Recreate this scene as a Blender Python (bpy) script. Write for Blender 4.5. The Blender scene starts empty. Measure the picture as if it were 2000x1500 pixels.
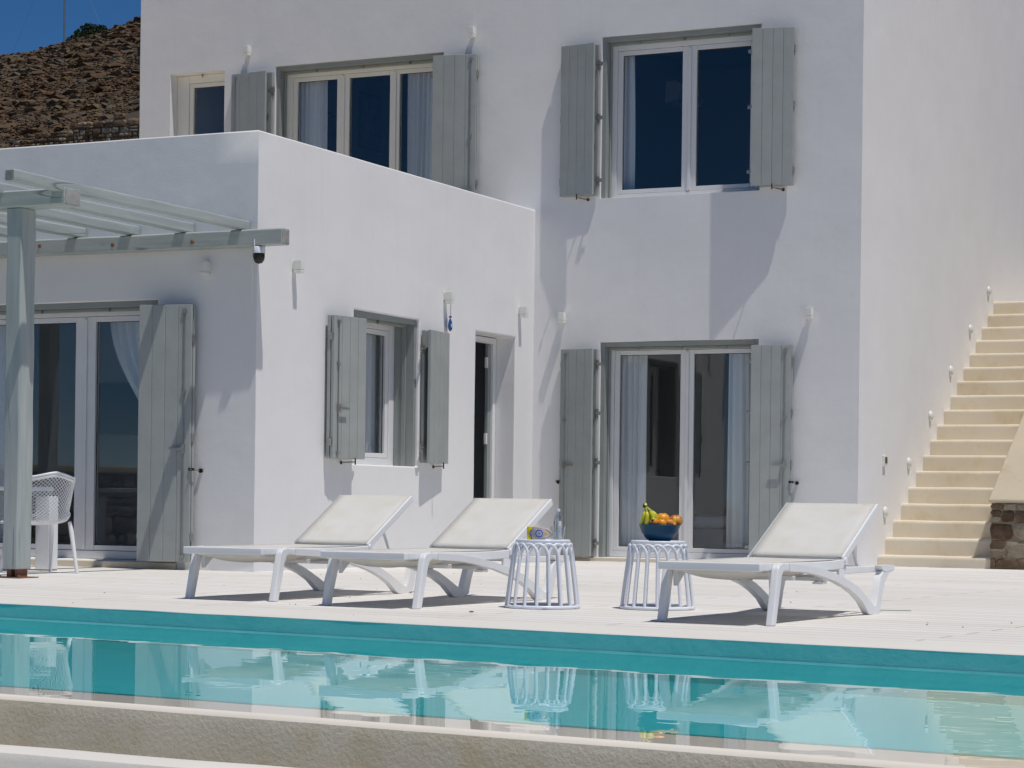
import bpy, bmesh, math, random
from mathutils import Vector, Matrix, noise
S = bpy.context.scene
C = S.collection
R_ = math.radians
# ------------------------------------------------------------------ camera
cam = bpy.data.cameras.new('camera'); camo = bpy.data.objects.new('camera', cam); C.objects.link(camo)
YAW, ROLL = R_(25.69), .0125
c_, s_ = math.cos(YAW), math.sin(YAW)
Rv, Fv, Uv = Vector((c_, s_, 0)), Vector((-s_, c_, 0)), Vector((0, 0, 1))
rc = Rv*math.cos(ROLL)+Uv*math.sin(ROLL); uc = -Rv*math.sin(ROLL)+Uv*math.cos(ROLL); bc = -Fv
camo.matrix_world = Matrix(((rc.x, uc.x, bc.x, 0), (rc.y, uc.y, bc.y, 0), (rc.z, uc.z, bc.z, .68), (0, 0, 0, 1)))
cam.sensor_width = 36; cam.lens = 36*4325/2000; cam.shift_x = .0014; cam.shift_y = .1125
cam.clip_start = .05; cam.clip_end = 3000
S.camera = camo
# ------------------------------------------------------------------ light
SUN = Vector((-.31, .112, -1)).normalized()
w = bpy.data.worlds.new('World'); S.world = w; w.use_nodes = True
nt = w.node_tree; bg = nt.nodes['Background']; sky = nt.nodes.new('ShaderNodeTexSky')
sky.sky_type = 'NISHITA'; sky.sun_disc = False
sky.sun_elevation = math.asin(-SUN.z); sky.sun_rotation = math.atan2(-SUN.x, -SUN.y)
sky.altitude = 3500; sky.air_density = .8; sky.dust_density = 0; sky.ozone_density = 4.5
hs = nt.nodes.new('ShaderNodeHueSaturation'); hs.inputs['Saturation'].default_value = 1.22
nt.links.new(sky.outputs[0], hs.inputs['Color']); nt.links.new(hs.outputs[0], bg.inputs[0]); bg.inputs[1].default_value = .066
sl = bpy.data.lights.new('sun', 'SUN'); sl.energy = 3.15; sl.angle = R_(.5); sl.color = (1, .955, .9)
so = bpy.data.objects.new('sun', sl); C.objects.link(so); so.rotation_euler = SUN.to_track_quat('-Z', 'Y').to_euler()
S.view_settings.view_transform = 'Standard'; S.view_settings.look = 'None'
S.view_settings.exposure = .10; S.view_settings.gamma = 1
S.render.engine = 'CYCLES'
S.cycles.max_bounces = 10; S.cycles.diffuse_bounces = 5; S.cycles.glossy_bounces = 5; S.cycles.transparent_max_bounces = 16
S.cycles.transmission_bounces = 8; S.cycles.caustics_reflective = False; S.cycles.caustics_refractive = False
S.cycles.sample_clamp_indirect = 6; S.cycles.use_denoising = True
rnd = random.Random(7)

# ------------------------------------------------------------------ materials
def newmat(n):
    m = bpy.data.materials.new(n); m.use_nodes = True
    return m, m.node_tree.nodes, m.node_tree.links, m.node_tree.nodes['Principled BSDF']
def coords(N, L, scale=(1, 1, 1), rotz=0, kind='Object'):
    tc = N.new('ShaderNodeTexCoord'); mp = N.new('ShaderNodeMapping')
    mp.inputs['Scale'].default_value = scale; mp.inputs['Rotation'].default_value = (0, 0, rotz)
    L.new(tc.outputs[kind], mp.inputs[0]); return mp.outputs[0]
def noi(N, L, vec, scale, detail=4, rough=.55):
    n = N.new('ShaderNodeTexNoise'); n.inputs['Scale'].default_value = scale; n.inputs['Detail'].default_value = detail
    n.inputs['Roughness'].default_value = rough; L.new(vec, n.inputs['Vector']); return n.outputs['Fac']
def ramp(N, L, fac, stops):
    r = N.new('ShaderNodeValToRGB'); e = r.color_ramp.elements
    while len(e) < len(stops): e.new(.5)
    for i, (p, col) in enumerate(stops):
        e[i].position = p; e[i].color = (*col, 1) if len(col) == 3 else col
    L.new(fac, r.inputs[0]); return r.outputs[0]
def bump(N, L, h, dist, strength=1, prev=None):
    b = N.new('ShaderNodeBump'); b.inputs['Distance'].default_value = dist; b.inputs['Strength'].default_value = strength
    L.new(h, b.inputs['Height'])
    if prev is not None: L.new(prev, b.inputs['Normal'])
    return b.outputs[0]
def mixc(N, L, fac, a, b, mode='MIX'):
    m = N.new('ShaderNodeMix'); m.data_type = 'RGBA'; m.blend_type = mode
    for v, i in ((fac, 0), (a, 6), (b, 7)):
        if isinstance(v, (tuple, float, int)): m.inputs[i].default_value = (*v, 1) if isinstance(v, tuple) else v
        else: L.new(v, m.inputs[i])
    return m.outputs[2]

def plaster(name, a, b, fine=.0012, coarse=.006, rough=.85, streak=None, stain=None, fscale=55):
    m, N, L, P = newmat(name)
    v = coords(N, L)
    col = ramp(N, L, noi(N, L, v, 1.1, 5, .6), [(.3, a), (.7, b)])
    if streak:
        vs = coords(N, L, (9, 9, .25)); st = noi(N, L, vs, 2.2, 3, .6)
        col = mixc(N, L, ramp(N, L, st, [(.5, (0, 0, 0)), (.75, (1, 1, 1))]), col, streak, 'MULTIPLY')
    if stain:
        f = ramp(N, L, noi(N, L, v, 2.6, 6, .7), [(.52, (0, 0, 0)), (.72, (1, 1, 1))])
        col = mixc(N, L, f, col, stain, 'MULTIPLY')
    L.new(col, P.inputs['Base Color']); P.inputs['Roughness'].default_value = rough
    nrm = bump(N, L, noi(N, L, v, 1.6, 3, .5), coarse)
    nrm = bump(N, L, noi(N, L, v, fscale, 4, .6), fine, 1, nrm)
    L.new(nrm, P.inputs['Normal']); P.inputs['Specular IOR Level'].default_value = .25
    return m
def paint(name, col, rough=.5, var=.06, bs=.0004, spec=.4, metal=0, dirt=None):
    m, N, L, P = newmat(name); v = coords(N, L)
    a = tuple(x*(1-var) for x in col); b = tuple(min(1, x*(1+var)) for x in col)
    cc = ramp(N, L, noi(N, L, v, 4, 5, .6), [(.3, a), (.7, b)])
    if dirt:
        f = ramp(N, L, noi(N, L, v, 9, 6, .7), [(.55, (0, 0, 0)), (.8, (1, 1, 1))]); cc = mixc(N, L, f, cc, dirt, 'MULTIPLY')
    L.new(cc, P.inputs['Base Color']); P.inputs['Roughness'].default_value = rough
    P.inputs['Specular IOR Level'].default_value = spec; P.inputs['Metallic'].default_value = metal
    if bs: L.new(bump(N, L, noi(N, L, v, 30, 3), bs), P.inputs['Normal'])
    return m
M = {}
M['wall'] = plaster('white_plaster', (.76, .755, .755), (.80, .795, .792), fine=.0011, coarse=.011, streak=(.985, .982, .975))
M['ivory'] = paint('ivory_paint', (.82, .80, .72), .45, .03, .0002)
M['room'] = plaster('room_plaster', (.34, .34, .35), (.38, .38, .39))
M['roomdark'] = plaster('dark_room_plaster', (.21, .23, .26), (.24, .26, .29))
M['shutter'] = paint('grey_green_paint', (.335, .360, .350), .5, .07, .0004, dirt=(.93, .92, .90))
M['lining'] = paint('grey_lining_paint', (.27, .295, .285), .5, .04, .0003)
M['frame'] = paint('white_frame_paint', (.74, .74, .74), .35, .03, .0001)
M['metal'] = paint('zinc_metal', (.38, .37, .35), .38, .15, .0002, metal=.85)
M['rust'] = paint('rusty_metal', (.22, .11, .06), .7, .3, .0005)
M['black'] = paint('black_plastic', (.012, .012, .014), .25, .05, 0)
M['lampwhite'] = paint('lamp_shell', (.72, .73, .69), .45, .04, .0001)
M['plastic'] = paint('white_plastic', (.80, .81, .82), .38, .03, .0002)
M['bluewhite'] = paint('pale_lacquer', (.75, .78, .84), .3, .02, .0001)
M['curtain'] = None
M['yellow'] = paint('yellow_glaze', (.80, .66, .01), .3, .03, 0)
M['mauve'] = paint('mauve_glaze', (.50, .44, .46), .35, .03, 0)
M['evilblue'] = paint('blue_enamel', (.01, .07, .42), .25, .03, 0)
M['evilpale'] = paint('pale_blue_enamel', (.42, .52, .72), .25, .03, 0)
M['ochre'] = paint('ochre_enamel', (.50, .25, .02), .3, .03, 0)
M['bowl'] = paint('petrol_blue_ceramic', (.002, .055, .125), .42, .05, .0001, spec=.3)
M['eyeglass'] = paint('cobalt_glass', (.008, .07, .25), .12, .1, 0, spec=.6)
M['cap'] = plaster('beige_render', (.47, .405, .295), (.54, .465, .345), fine=.003, coarse=.01, fscale=70, stain=(.86, .82, .74))
M['step'] = plaster('cream_step_render', (.655, .58, .455), (.725, .655, .53), fine=.0012, coarse=.007, stain=(.90, .83, .68))
M['coping'] = plaster('cream_coping', (.66, .635, .585), (.72, .695, .645), fine=.0015, coarse=.005)
M['outer'] = plaster('rough_pool_render', (.57, .535, .43), (.67, .63, .52), fine=.0034, coarse=.006, stain=(.90, .84, .70), fscale=60)
M['ledge'] = plaster('sand_ledge_render', (.70, .655, .57), (.75, .705, .62), fine=.0008)
M['teal'] = plaster('turquoise_render', (.30, .68, .665), (.36, .725, .705), fine=.0016, coarse=.014, fscale=26, streak=(.93, .97, .975))
M['ground'] = plaster('dry_ground', (.26, .21, .15), (.36, .30, .22), fine=.01, coarse=.05)
M['tv'] = paint('dark_screen', (.01, .012, .02), .3, .02, 0)
M['linen'] = paint('white_linen', (.75, .75, .76), .8, .03, .003)
M['poster'] = paint('poster_print', (.16, .09, .10), .5, .5, 0)
M['stem'] = paint('dark_stem', (.05, .03, .015), .7, .2, 0)

def wood(name, scale):
    m, N, L, P = newmat(name)
    v = coords(N, L, scale); g = noi(N, L, v, 16, 6, .65)
    col = ramp(N, L, g, [(.25, (.30, .345, .345)), (.5, (.38, .42, .41)), (.75, (.46, .495, .48))])
    v2 = coords(N, L, tuple(s*.42+.003 for s in scale)); cr = noi(N, L, v2, 5.2, 2, .5)
    line = ramp(N, L, cr, [(.0, (0, 0, 0)), (.494, (0, 0, 0)), (.4975, (1, 1, 1)), (.5005, (0, 0, 0))])
    v3 = coords(N, L); pick = ramp(N, L, noi(N, L, v3, 1.7, 2), [(.47, (0, 0, 0)), (.53, (1, 1, 1))])
    mk = mixc(N, L, 1.0, line, pick, 'MULTIPLY')
    col = mixc(N, L, mk, col, (.05, .075, .075))
    L.new(col, P.inputs['Base Color']); P.inputs['Roughness'].default_value = .6
    nrm = bump(N, L, g, .002); nrm = bump(N, L, mk, -.004, 1, nrm); L.new(nrm, P.inputs['Normal'])
    return m
M['woodx'] = wood('weathered_beam_wood', (.08, 1, 1)); M['woody'] = wood('weathered_rafter_wood', (1, .08, 1)); M['woodz'] = wood('weathered_post_wood', (1, 1, .08))
M['endgrain'] = paint('end_grain', (.34, .335, .32), .8, .35, .003)

def deckmat():
    m, N, L, P = newmat('pale_stone_planks'); v = coords(N, L, (1, 1, 1), R_(5.5))
    b = N.new('ShaderNodeTexBrick'); L.new(v, b.inputs['Vector'])
    b.inputs['Color1'].default_value = (.69, .665, .62, 1); b.inputs['Color2'].default_value = (.75, .735, .71, 1)
    b.inputs['Mortar'].default_value = (.43, .40, .355, 1); b.inputs['Scale'].default_value = 1
    b.inputs['Brick Width'].default_value = 2.9; b.inputs['Row Height'].default_value = .2; b.inputs['Mortar Size'].default_value = .008
    b.inputs['Bias'].default_value = .15; b.offset = .37; b.inputs['Mortar Smooth'].default_value = .2
    vg = coords(N, L, (.35, 5, 1), R_(5.5)); g = noi(N, L, vg, 5, 6, .7)
    col = mixc(N, L, ramp(N, L, g, [(.35, (0, 0, 0)), (.8, (.85, .85, .85))]), b.outputs['Color'], (.91, .90, .89), 'MULTIPLY')
    f = ramp(N, L, noi(N, L, coords(N, L), .9, 5, .6), [(.5, (0, 0, 0)), (.7, (1, 1, 1))])
    col = mixc(N, L, f, col, (.975, .955, .92), 'MULTIPLY')
    L.new(col, P.inputs['Base Color']); P.inputs['Roughness'].default_value = .75; P.inputs['Specular IOR Level'].default_value = .2
    inv = N.new('ShaderNodeMath'); inv.operation = 'SUBTRACT'; inv.inputs[0].default_value = 1; L.new(b.outputs['Fac'], inv.inputs[1])
    nrm = bump(N, L, inv.outputs[0], .004); nrm = bump(N, L, g, .002, 1, nrm)
    nrm = bump(N, L, noi(N, L, coords(N, L), 90, 3), .0008, 1, nrm); L.new(nrm, P.inputs['Normal'])
    return m
M['deck'] = deckmat()

def sling(name):
    m, N, L, P = newmat(name); v = coords(N, L)
    st = noi(N, L, v, 3.2, 5, .6)
    col = ramp(N, L, st, [(.42, (.83, .82, .785)), (.58, (.80, .78, .72)), (.75, (.74, .67, .54))])
    vg = coords(N, L, (1, 1, 1), 0); wv = noi(N, L, vg, 260, 2, .5)
    L.new(col, P.inputs['Base Color']); P.inputs['Roughness'].default_value = .8; P.inputs['Specular IOR Level'].default_value = .2
    L.new(bump(N, L, wv, .0006), P.inputs['Normal'])
    tr = N.new('ShaderNodeBsdfTranslucent'); L.new(col, tr.inputs[0])
    mx = N.new('ShaderNodeMixShader'); mx.inputs[0].default_value = .22; L.new(P.outputs[0], mx.inputs[1]); L.new(tr.outputs[0], mx.inputs[2])
    tp = N.new('ShaderNodeBsdfTransparent'); m2 = N.new('ShaderNodeMixShader'); m2.inputs[0].default_value = .16   # open weave
    L.new(mx.outputs[0], m2.inputs[1]); L.new(tp.outputs[0], m2.inputs[2]); L.new(m2.outputs[0], N['Material Output'].inputs[0]); return m
M['sling'] = sling('cream_sling_mesh')
def clothmat():
    m, N, L, P = newmat('sheer_curtain'); P.inputs['Base Color'].default_value = (.90, .91, .93, 1); P.inputs['Roughness'].default_value = .9
    tr = N.new('ShaderNodeBsdfTranslucent'); tr.inputs[0].default_value = (.90, .91, .93, 1)
    mx = N.new('ShaderNodeMixShader'); mx.inputs[0].default_value = .25; L.new(P.outputs[0], mx.inputs[1]); L.new(tr.outputs[0], mx.inputs[2])
    L.new(mx.outputs[0], N['Material Output'].inputs[0])
    v = coords(N, L); L.new(bump(N, L, noi(N, L, v, 18, 4), .004), P.inputs['Normal']); return m
M['curtain'] = clothmat()
def facing_mix(name, f0, tint, rough=0, bumps=()):
    """clear sheet: Schlick mix of tinted transparency and mirror reflection"""
    m, N, L, P = newmat(name); N.remove(P)
    lw = N.new('ShaderNodeLayerWeight'); lw.inputs['Blend'].default_value = .5
    p = N.new('ShaderNodeMath'); p.operation = 'POWER'; p.inputs[1].default_value = 5; L.new(lw.outputs['Facing'], p.inputs[0])
    q = N.new('ShaderNodeMath'); q.operation = 'MULTIPLY_ADD'; q.inputs[1].default_value = 1-f0; q.inputs[2].default_value = f0; L.new(p.outputs[0], q.inputs[0])
    t = N.new('ShaderNodeBsdfTransparent'); t.inputs[0].default_value = (*tint, 1)
    g = N.new('ShaderNodeBsdfGlossy'); g.inputs['Roughness'].default_value = rough; g.inputs[0].default_value = (1, 1, 1, 1)
    nrm = None
    for (sc, s, det, dist) in bumps:
        nrm = bump(N, L, noi(N, L, coords(N, L, sc), s, det, .5), dist, 1, nrm)
    if nrm is not None:
        L.new(nrm, g.inputs['Normal'])
    mx = N.new('ShaderNodeMixShader'); L.new(q.outputs[0], mx.inputs[0]); L.new(t.outputs[0], mx.inputs[1]); L.new(g.outputs[0], mx.inputs[2])
    L.new(mx.outputs[0], N['Material Output'].inputs[0]); return m
M['pane'] = facing_mix('window_glass', .05, (.93, .95, .96), 0, (((1, 1, 1), 1.2, 1, .0008),))
M['thin'] = facing_mix('drinking_glass', .05, (.93, .95, .96))
def watermat():
    m, N, L, P = newmat('pool_water'); N.remove(P)
    fr = N.new('ShaderNodeFresnel'); fr.inputs['IOR'].default_value = 1.33
    g = N.new('ShaderNodeBsdfGlossy'); g.inputs['Roughness'].default_value = .006; g.inputs[0].default_value = (1, 1, 1, 1)
    t = N.new('ShaderNodeBsdfTransparent'); t.inputs[0].default_value = (.50, .93, .96, 1)
    r = N.new('ShaderNodeBsdfRefraction'); r.inputs['IOR'].default_value = 1.33; r.inputs['Roughness'].default_value = 0; r.inputs[0].default_value = (.17, .42, .50, 1)
    ad = N.new('ShaderNodeAddShader'); L.new(t.outputs[0], ad.inputs[0]); L.new(r.outputs[0], ad.inputs[1])
    mx = N.new('ShaderNodeMixShader'); L.new(fr.outputs[0], mx.inputs[0]); L.new(ad.outputs[0], mx.inputs[1]); L.new(g.outputs[0], mx.inputs[2])
    L.new(mx.outputs[0], N['Material Output'].inputs[0]); return m
M['water'] = watermat()
M['bottle'] = facing_mix('bottle_glass', .16, (.88, .90, .92), .12)
M['film'] = facing_mix('shallow_water', .02, (.985, .99, .985), .004)
def stonemat(name, cols, rough=.9):
    m, N, L, P = newmat(name)
    a = N.new('ShaderNodeAttribute'); a.attribute_name = 'shade'; v = coords(N, L)
    col = ramp(N, L, a.outputs['Fac'], cols)
    g = noi(N, L, v, 9, 8, .75)
    col = mixc(N, L, .75, col, ramp(N, L, g, [(.3, (.5, .46, .42)), (.6, (1.15, 1.12, 1.05))]), 'MULTIPLY')
    L.new(col, P.inputs['Base Color']); P.inputs['Roughness'].default_value = rough; P.inputs['Specular IOR Level'].default_value = .15
    L.new(bump(N, L, noi(N, L, v, 22, 8, .7), .02), P.inputs['Normal']); return m
M['stone'] = stonemat('field_stone', [(0, (.12, .08, .055)), (.3, (.19, .135, .09)), (.55, (.26, .21, .15)), (.8, (.37, .33, .26)), (1, (.25, .235, .21))])
M['mortar'] = plaster('stone_mortar', (.20, .16, .11), (.30, .24, .17), fine=.006)
M['scrub'] = stonemat('dry_scrub', [(0, (.065, .038, .024)), (.25, (.11, .070, .042)), (.45, (.09, .069, .051)), (.62, (.104, .09, .074)), (.8, (.14, .092, .04)), (1, (.07, .08, .04))])
M['hill'] = stonemat('hill_soil', [(0, (.115, .074, .046)), (1, (.115, .074, .046))])
M['bush'] = paint('bush_leaf', (.022, .045, .012), .8, .5, 0)
def fruit(name, cols, scale=6, rough=.35, bd=.0006, bscale=120):
    m, N, L, P = newmat(name); v = coords(N, L)
    L.new(ramp(N, L, noi(N, L, v, scale, 4), cols), P.inputs['Base Color']); P.inputs['Roughness'].default_value = rough
    L.new(bump(N, L, noi(N, L, v, bscale, 2), bd), P.inputs['Normal']); return m
M['orange'] = fruit('orange_peel', [(.3, (.72, .27, .012)), (.7, (.82, .36, .02))], 9)
M['peach'] = fruit('nectarine_skin', [(.35, (.36, .05, .02)), (.52, (.58, .20, .03)), (.64, (.72, .48, .06))], 14, .4, .0001)
M['apricot'] = fruit('apricot_skin', [(.3, (.75, .32, .05)), (.7, (.62, .20, .05))], 18, .5, .0001)
M['banana'] = fruit('banana_peel', [(.25, (.36, .42, .02)), (.5, (.60, .56, .03)), (.75, (.70, .60, .05))], 12, .45, .0001)
M['bananastem'] = fruit('banana_stem', [(.3, (.20, .26, .015)), (.7, (.32, .34, .03))], 20, .5, .0001)

# ------------------------------------------------------------------ helpers
def tag(o, label=None, cat=None, group=None, kind=None):
    if label: o['label'] = label
    if cat: o['category'] = cat
    if group: o['group'] = group
    if kind: o['kind'] = kind
    return o
def empty(name, loc=(0, 0, 0), rz=0, label=None, cat=None, group=None):
    o = bpy.data.objects.new(name, None); C.objects.link(o); o.location = loc; o.rotation_euler = (0, 0, rz)
    o.empty_display_size = .1
    return tag(o, label, cat, group)
def copy_tree(o, parent=None):
    n = o.copy(); C.objects.link(n); n.parent = parent
    for ch in [q for q in kids.get(o.name, [])]: copy_tree(ch, n)
    kids.setdefault(n.name, [])
    if parent: kids.setdefault(parent.name, []).append(n)
    return n
kids = {}
class MB:
    def __init__(s): s.bm = bmesh.new()
    def box(s, x0, x1, y0, y1, z0, z1, mat=None):
        vs = [Vector((x, y, z)) for x in (x0, x1) for y in (y0, y1) for z in (z0, z1)]
        if mat: vs = [mat @ v for v in vs]
        v = [s.bm.verts.new(p) for p in vs]
        for f in ((0, 1, 3, 2), (4, 6, 7, 5), (0, 4, 5, 1), (2, 3, 7, 6), (0, 2, 6, 4), (1, 5, 7, 3)): s.bm.faces.new([v[i] for i in f])
        return s
    def tube(s, pts, r, n=8, closed=False, cap=True, flat=None):
        pts = [Vector(p) for p in pts]; k = len(pts); rs = r if isinstance(r, (list, tuple)) else [r]*k
        rings = []; prev = None
        for i, p in enumerate(pts):
            if closed: t = pts[(i+1) % k]-pts[i-1]
            else: t = pts[min(i+1, k-1)]-pts[max(i-1, 0)]
            t.normalize()
            if prev is None:
                a = Vector((0, 0, 1)) if abs(t.z) < .9 else Vector((1, 0, 0)); u = t.cross(a).normalized()
            else:
                u = (prev-t*prev.dot(t)).normalized()
            prev = u; v = t.cross(u)
            rings.append([s.bm.verts.new(p+(u*math.cos(2*math.pi*j/n)+v*math.sin(2*math.pi*j/n))*rs[i]) for j in range(n)])
        for i in range(k if closed else k-1):
            a, b = rings[i], rings[(i+1) % k]
            for j in range(n): s.bm.faces.new((a[j], a[(j+1) % n], b[(j+1) % n], b[j]))
        if cap and not closed:
            s.bm.faces.new(rings[0][::-1]); s.bm.faces.new(rings[-1])
        return s
    def lathe(s, prof, n=24, c=(0, 0, 0), axis='Z'):
        c = Vector(c); rings = []
        def P(r, z, a):
            q = (r*math.cos(a), r*math.sin(a), z)
            if axis == 'Y': q = (q[0], q[2], q[1])
            if axis == 'X': q = (q[2], q[0], q[1])
            return c+Vector(q)
        for r, z in prof:
            if r < 1e-6: rings.append([s.bm.verts.new(P(0, z, 0))])
            else: rings.append([s.bm.verts.new(P(r, z, 2*math.pi*j/n)) for j in range(n)])
        for a, b in zip(rings, rings[1:]):
            for j in range(n):
                k = (j+1) % n
                if len(a) == 1 and len(b) == 1: continue
                if len(a) == 1: s.bm.faces.new((a[0], b[j], b[k]))
                elif len(b) == 1: s.bm.faces.new((a[j], a[k], b[0]))
                else: s.bm.faces.new((a[j], a[k], b[k], b[j]))
        return s
    def prism(s, poly, x0, x1, axis='X'):
        """closed outline poly[(a,b)] swept along the axis"""
        def P(t, a, b): return {'X': (t, a, b), 'Y': (a, t, b), 'Z': (a, b, t)}[axis]
        A = [s.bm.verts.new(P(x0, *p)) for p in poly]; B = [s.bm.verts.new(P(x1, *p)) for p in poly]; n = len(poly)
        s.bm.faces.new(A[::-1]); s.bm.faces.new(B)
        for i in range(n): s.bm.faces.new((A[i], A[(i+1) % n], B[(i+1) % n], B[i]))
        return s
    def strip(s, top, bot, x0, x1):
        """solid between two polylines of (y,z), between x0 and x1 (quads only)"""
        g = [[[s.bm.verts.new((x, *p)) for p in ln] for ln in (top, bot)] for x in (x0, x1)]
        n = len(top)
        for i in range(n-1):
            for a, b in (((0, 0), (1, 0)), ((1, 1), (0, 1)), ((0, 1), (0, 0)), ((1, 0), (1, 1))):
                p, q = g[a[0]][a[1]], g[b[0]][b[1]]; s.bm.faces.new((p[i], p[i+1], q[i+1], q[i]))
        for i in (0, n-1): s.bm.faces.new((g[0][0][i], g[1][0][i], g[1][1][i], g[0][1][i]))
        return s
    def build(s, name, mat, parent=None, bevel=0, seg=2, smooth=False, loc=None, rz=0, weld=False, wn=True, angle=35):
        if weld: bmesh.ops.remove_doubles(s.bm, verts=s.bm.verts, dist=.0005)
        bmesh.ops.recalc_face_normals(s.bm, faces=s.bm.faces)
        if name.endswith('water'):
            bmesh.ops.reverse_faces(s.bm, faces=[f_ for f_ in s.bm.faces if f_.normal.z < 0])
        me = bpy.data.meshes.new(name); s.bm.to_mesh(me); s.bm.free()
        o = bpy.data.objects.new(name, me); C.objects.link(o); me.materials.append(mat)
        if smooth or bevel:
            for p in me.polygons: p.use_smooth = True
        if smooth and not bevel: me.set_sharp_from_angle(angle=R_(50))
        if bevel:
            b = o.modifiers.new('bevel', 'BEVEL'); b.width = bevel; b.segments = seg; b.limit_method = 'ANGLE'; b.angle_limit = R_(angle)
            if wn: o.modifiers.new('wn', 'WEIGHTED_NORMAL').keep_sharp = False
        if loc is not None: o.location = loc
        if rz: o.rotation_euler = (0, 0, rz)
        if parent:
            o.parent = parent; kids.setdefault(parent.name, []).append(o)
        kids.setdefault(o.name, [])
        return o

# ------------------------------------------------------------------ ground, deck, pool
FAR = lambda x: 11.04-.1298*(x+8.83)       # far edge of the pool
RIM = lambda x: 6.84-.094*(x+5.46)         # outer near rim
INN = lambda x: 7.20-.0813*(x+5.75)        # inner side of the near wall
X0, X1 = -13.5, 3.0
MB().box(-900, 900, -700, 1500, -1.9, -1.7).build('ground', M['ground'])['kind'] = 'structure'
def sheet(pts, z0, z1):
    b = MB(); b.prism(pts, z0, z1, 'Z'); return b
dk = sheet([(-26, FAR(-26)+.53), (9, FAR(9)+.53), (9, 31), (-26, 31)], -.4, 0)
tag(dk.build('deck', M['deck']), kind='structure')
# far coping: rounded nose over the turquoise wall
cp = MB()
n = 60
prof = [(.53, -.40), (.53, .0), (.2, .001), (.03, 0), (.008, -.002), (0, -.008), (0, -.012)]
rows = []
for i in range(n+1):
    x = -14.2+i*(9+14.2)/n
    rows.append([cp.bm.verts.new((x, FAR(x)+a+(.0035*noise.noise(Vector((x*3, a, 3))) if a < .1 else 0), z+(.003*noise.noise(Vector((x*2.3, 7, z*9))) if a < .1 else 0))) for a, z in prof])
for a, b in zip(rows, rows[1:]):
    for j in range(len(prof)-1): cp.bm.faces.new((a[j], b[j], b[j+1], a[j+1]))
tag(cp.build('coping', M['coping'], smooth=True), kind='structure')
# basin interior
bs = MB(); bm = bs.bm
def q(*p): bm.faces.new([bm.verts.new(v) for v in p])
for i in range(24):
    a = X0+i*(X1-X0)/24; b = X0+(i+1)*(X1-X0)/24
    for z0, z1 in ((-1.5, -.8), (-.8, -.3), (-.3, -.011)):
        q((a, FAR(a), z0), (b, FAR(b), z0), (b, FAR(b), z1), (a, FAR(a), z1))
q((X0, INN(X0), -1.5), (X1, INN(X1), -1.5), (X1, INN(X1), -.106), (X0, INN(X0), -.106))
q((X0, INN(X0), -1.5), (X1, INN(X1), -1.5), (X1, FAR(X1), -1.5), (X0, FAR(X0), -1.5))
for x in (X0, X1): q((x, INN(x), -1.5), (x, FAR(x), -1.5), (x, FAR(x), -.055), (x, INN(x), -.106))
tag(bs.build('pool_basin', M['teal'], weld=True, smooth=True), kind='structure')
# near wall: sand ledge under a film of water, pale nose, rough outer face
nw = MB(); rows = []
prof = [(1, -.106), (.96, -.105), (.35, -.103), (.10, -.099), (.04, -.098), (.005, -.103), (-.008, -.114)]
prof2 = [(-.008, -.114), (-.02, -.16), (-.025, -.4), (-.04, -1.7)]
nn = 90
for k, pr, nm, mt in ((0, prof, 'pool_rim', M['ledge']), (1, prof2, 'pool_outer_wall', M['outer'])):
    nw = MB(); rows = []
    for i in range(nn+1):
        x = X0+i*(X1-X0)/nn; r = RIM(x); d = INN(x)-r
        rows.append([nw.bm.verts.new((x, r+(d*a if a > 0 else a)+(.004*noise.noise(Vector((x*2.1, z*3, 1))) if a < .2 else 0), z+(.003*noise.noise(Vector((x*1.7, 4, 0))) if -.14 < z < -.103 else 0))) for a, z in pr])
    for a, b in zip(rows, rows[1:]):
        for j in range(len(pr)-1): nw.bm.faces.new((a[j], b[j], b[j+1], a[j+1]))
    tag(nw.build(nm, mt, smooth=True), kind='structure')
def ripple(x, y):
    v = Vector((x, y, 0))
    return -.1+3.2e-4*noise.noise(v*2.1)+1.7e-4*noise.noise(Vector((x*6, y*9, 3)))+7e-5*noise.noise(Vector((x*13, y*22, 8)))
for nm, lo, hi, mt, ny in (('water', INN, FAR, M['water'], 150), ('shallow_water', lambda x: RIM(x)+.02, INN, M['film'], 12)):
    wt = MB(); nx = 430; xa, xb = -11.0, .6
    g = [[wt.bm.verts.new((x, y, ripple(x, y))) for y in [lo(x)+(hi(x)-lo(x))*j/ny for j in range(ny+1)]] for x in [xa+(xb-xa)*i/nx for i in range(nx+1)]]
    for i in range(nx):
        for j in range(ny): wt.bm.faces.new((g[i][j], g[i+1][j], g[i+1][j+1], g[i][j+1]))
    for a, b in ((X0, xa), (xb, X1)): wt.bm.faces.new([wt.bm.verts.new(v) for v in ((a, lo(a), -.1), (b, lo(b), -.1), (b, hi(b), -.1), (a, hi(a), -.1))])
    tag(wt.build(nm, mt, smooth=True), kind='structure')
MB().box(-14, 3, 1.5, 5.7, -1.75, -1.15).build('bounce_slab', M['coping'])['kind'] = 'structure'  # unseen pale slab, added to bounce light up onto the outer pool wall
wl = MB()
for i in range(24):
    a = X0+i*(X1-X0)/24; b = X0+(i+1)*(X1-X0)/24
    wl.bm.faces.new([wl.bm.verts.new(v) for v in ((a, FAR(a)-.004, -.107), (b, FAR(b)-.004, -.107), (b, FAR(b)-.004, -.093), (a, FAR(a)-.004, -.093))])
tag(wl.build('waterline', paint('waterline_glint', (.56, .86, .84), .6, .1)), kind='structure')  # pale strip paints the bright meniscus line where water meets the far wall
ch = MB(); ch.prism([(X0, 6.2), (X1, 6.0), (X1, RIM(X1)-.03), (X0, RIM(X0)-.03)], -.60, -.52, 'Z')
tag(ch.build('overflow_channel', M['step']), kind='structure')
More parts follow.
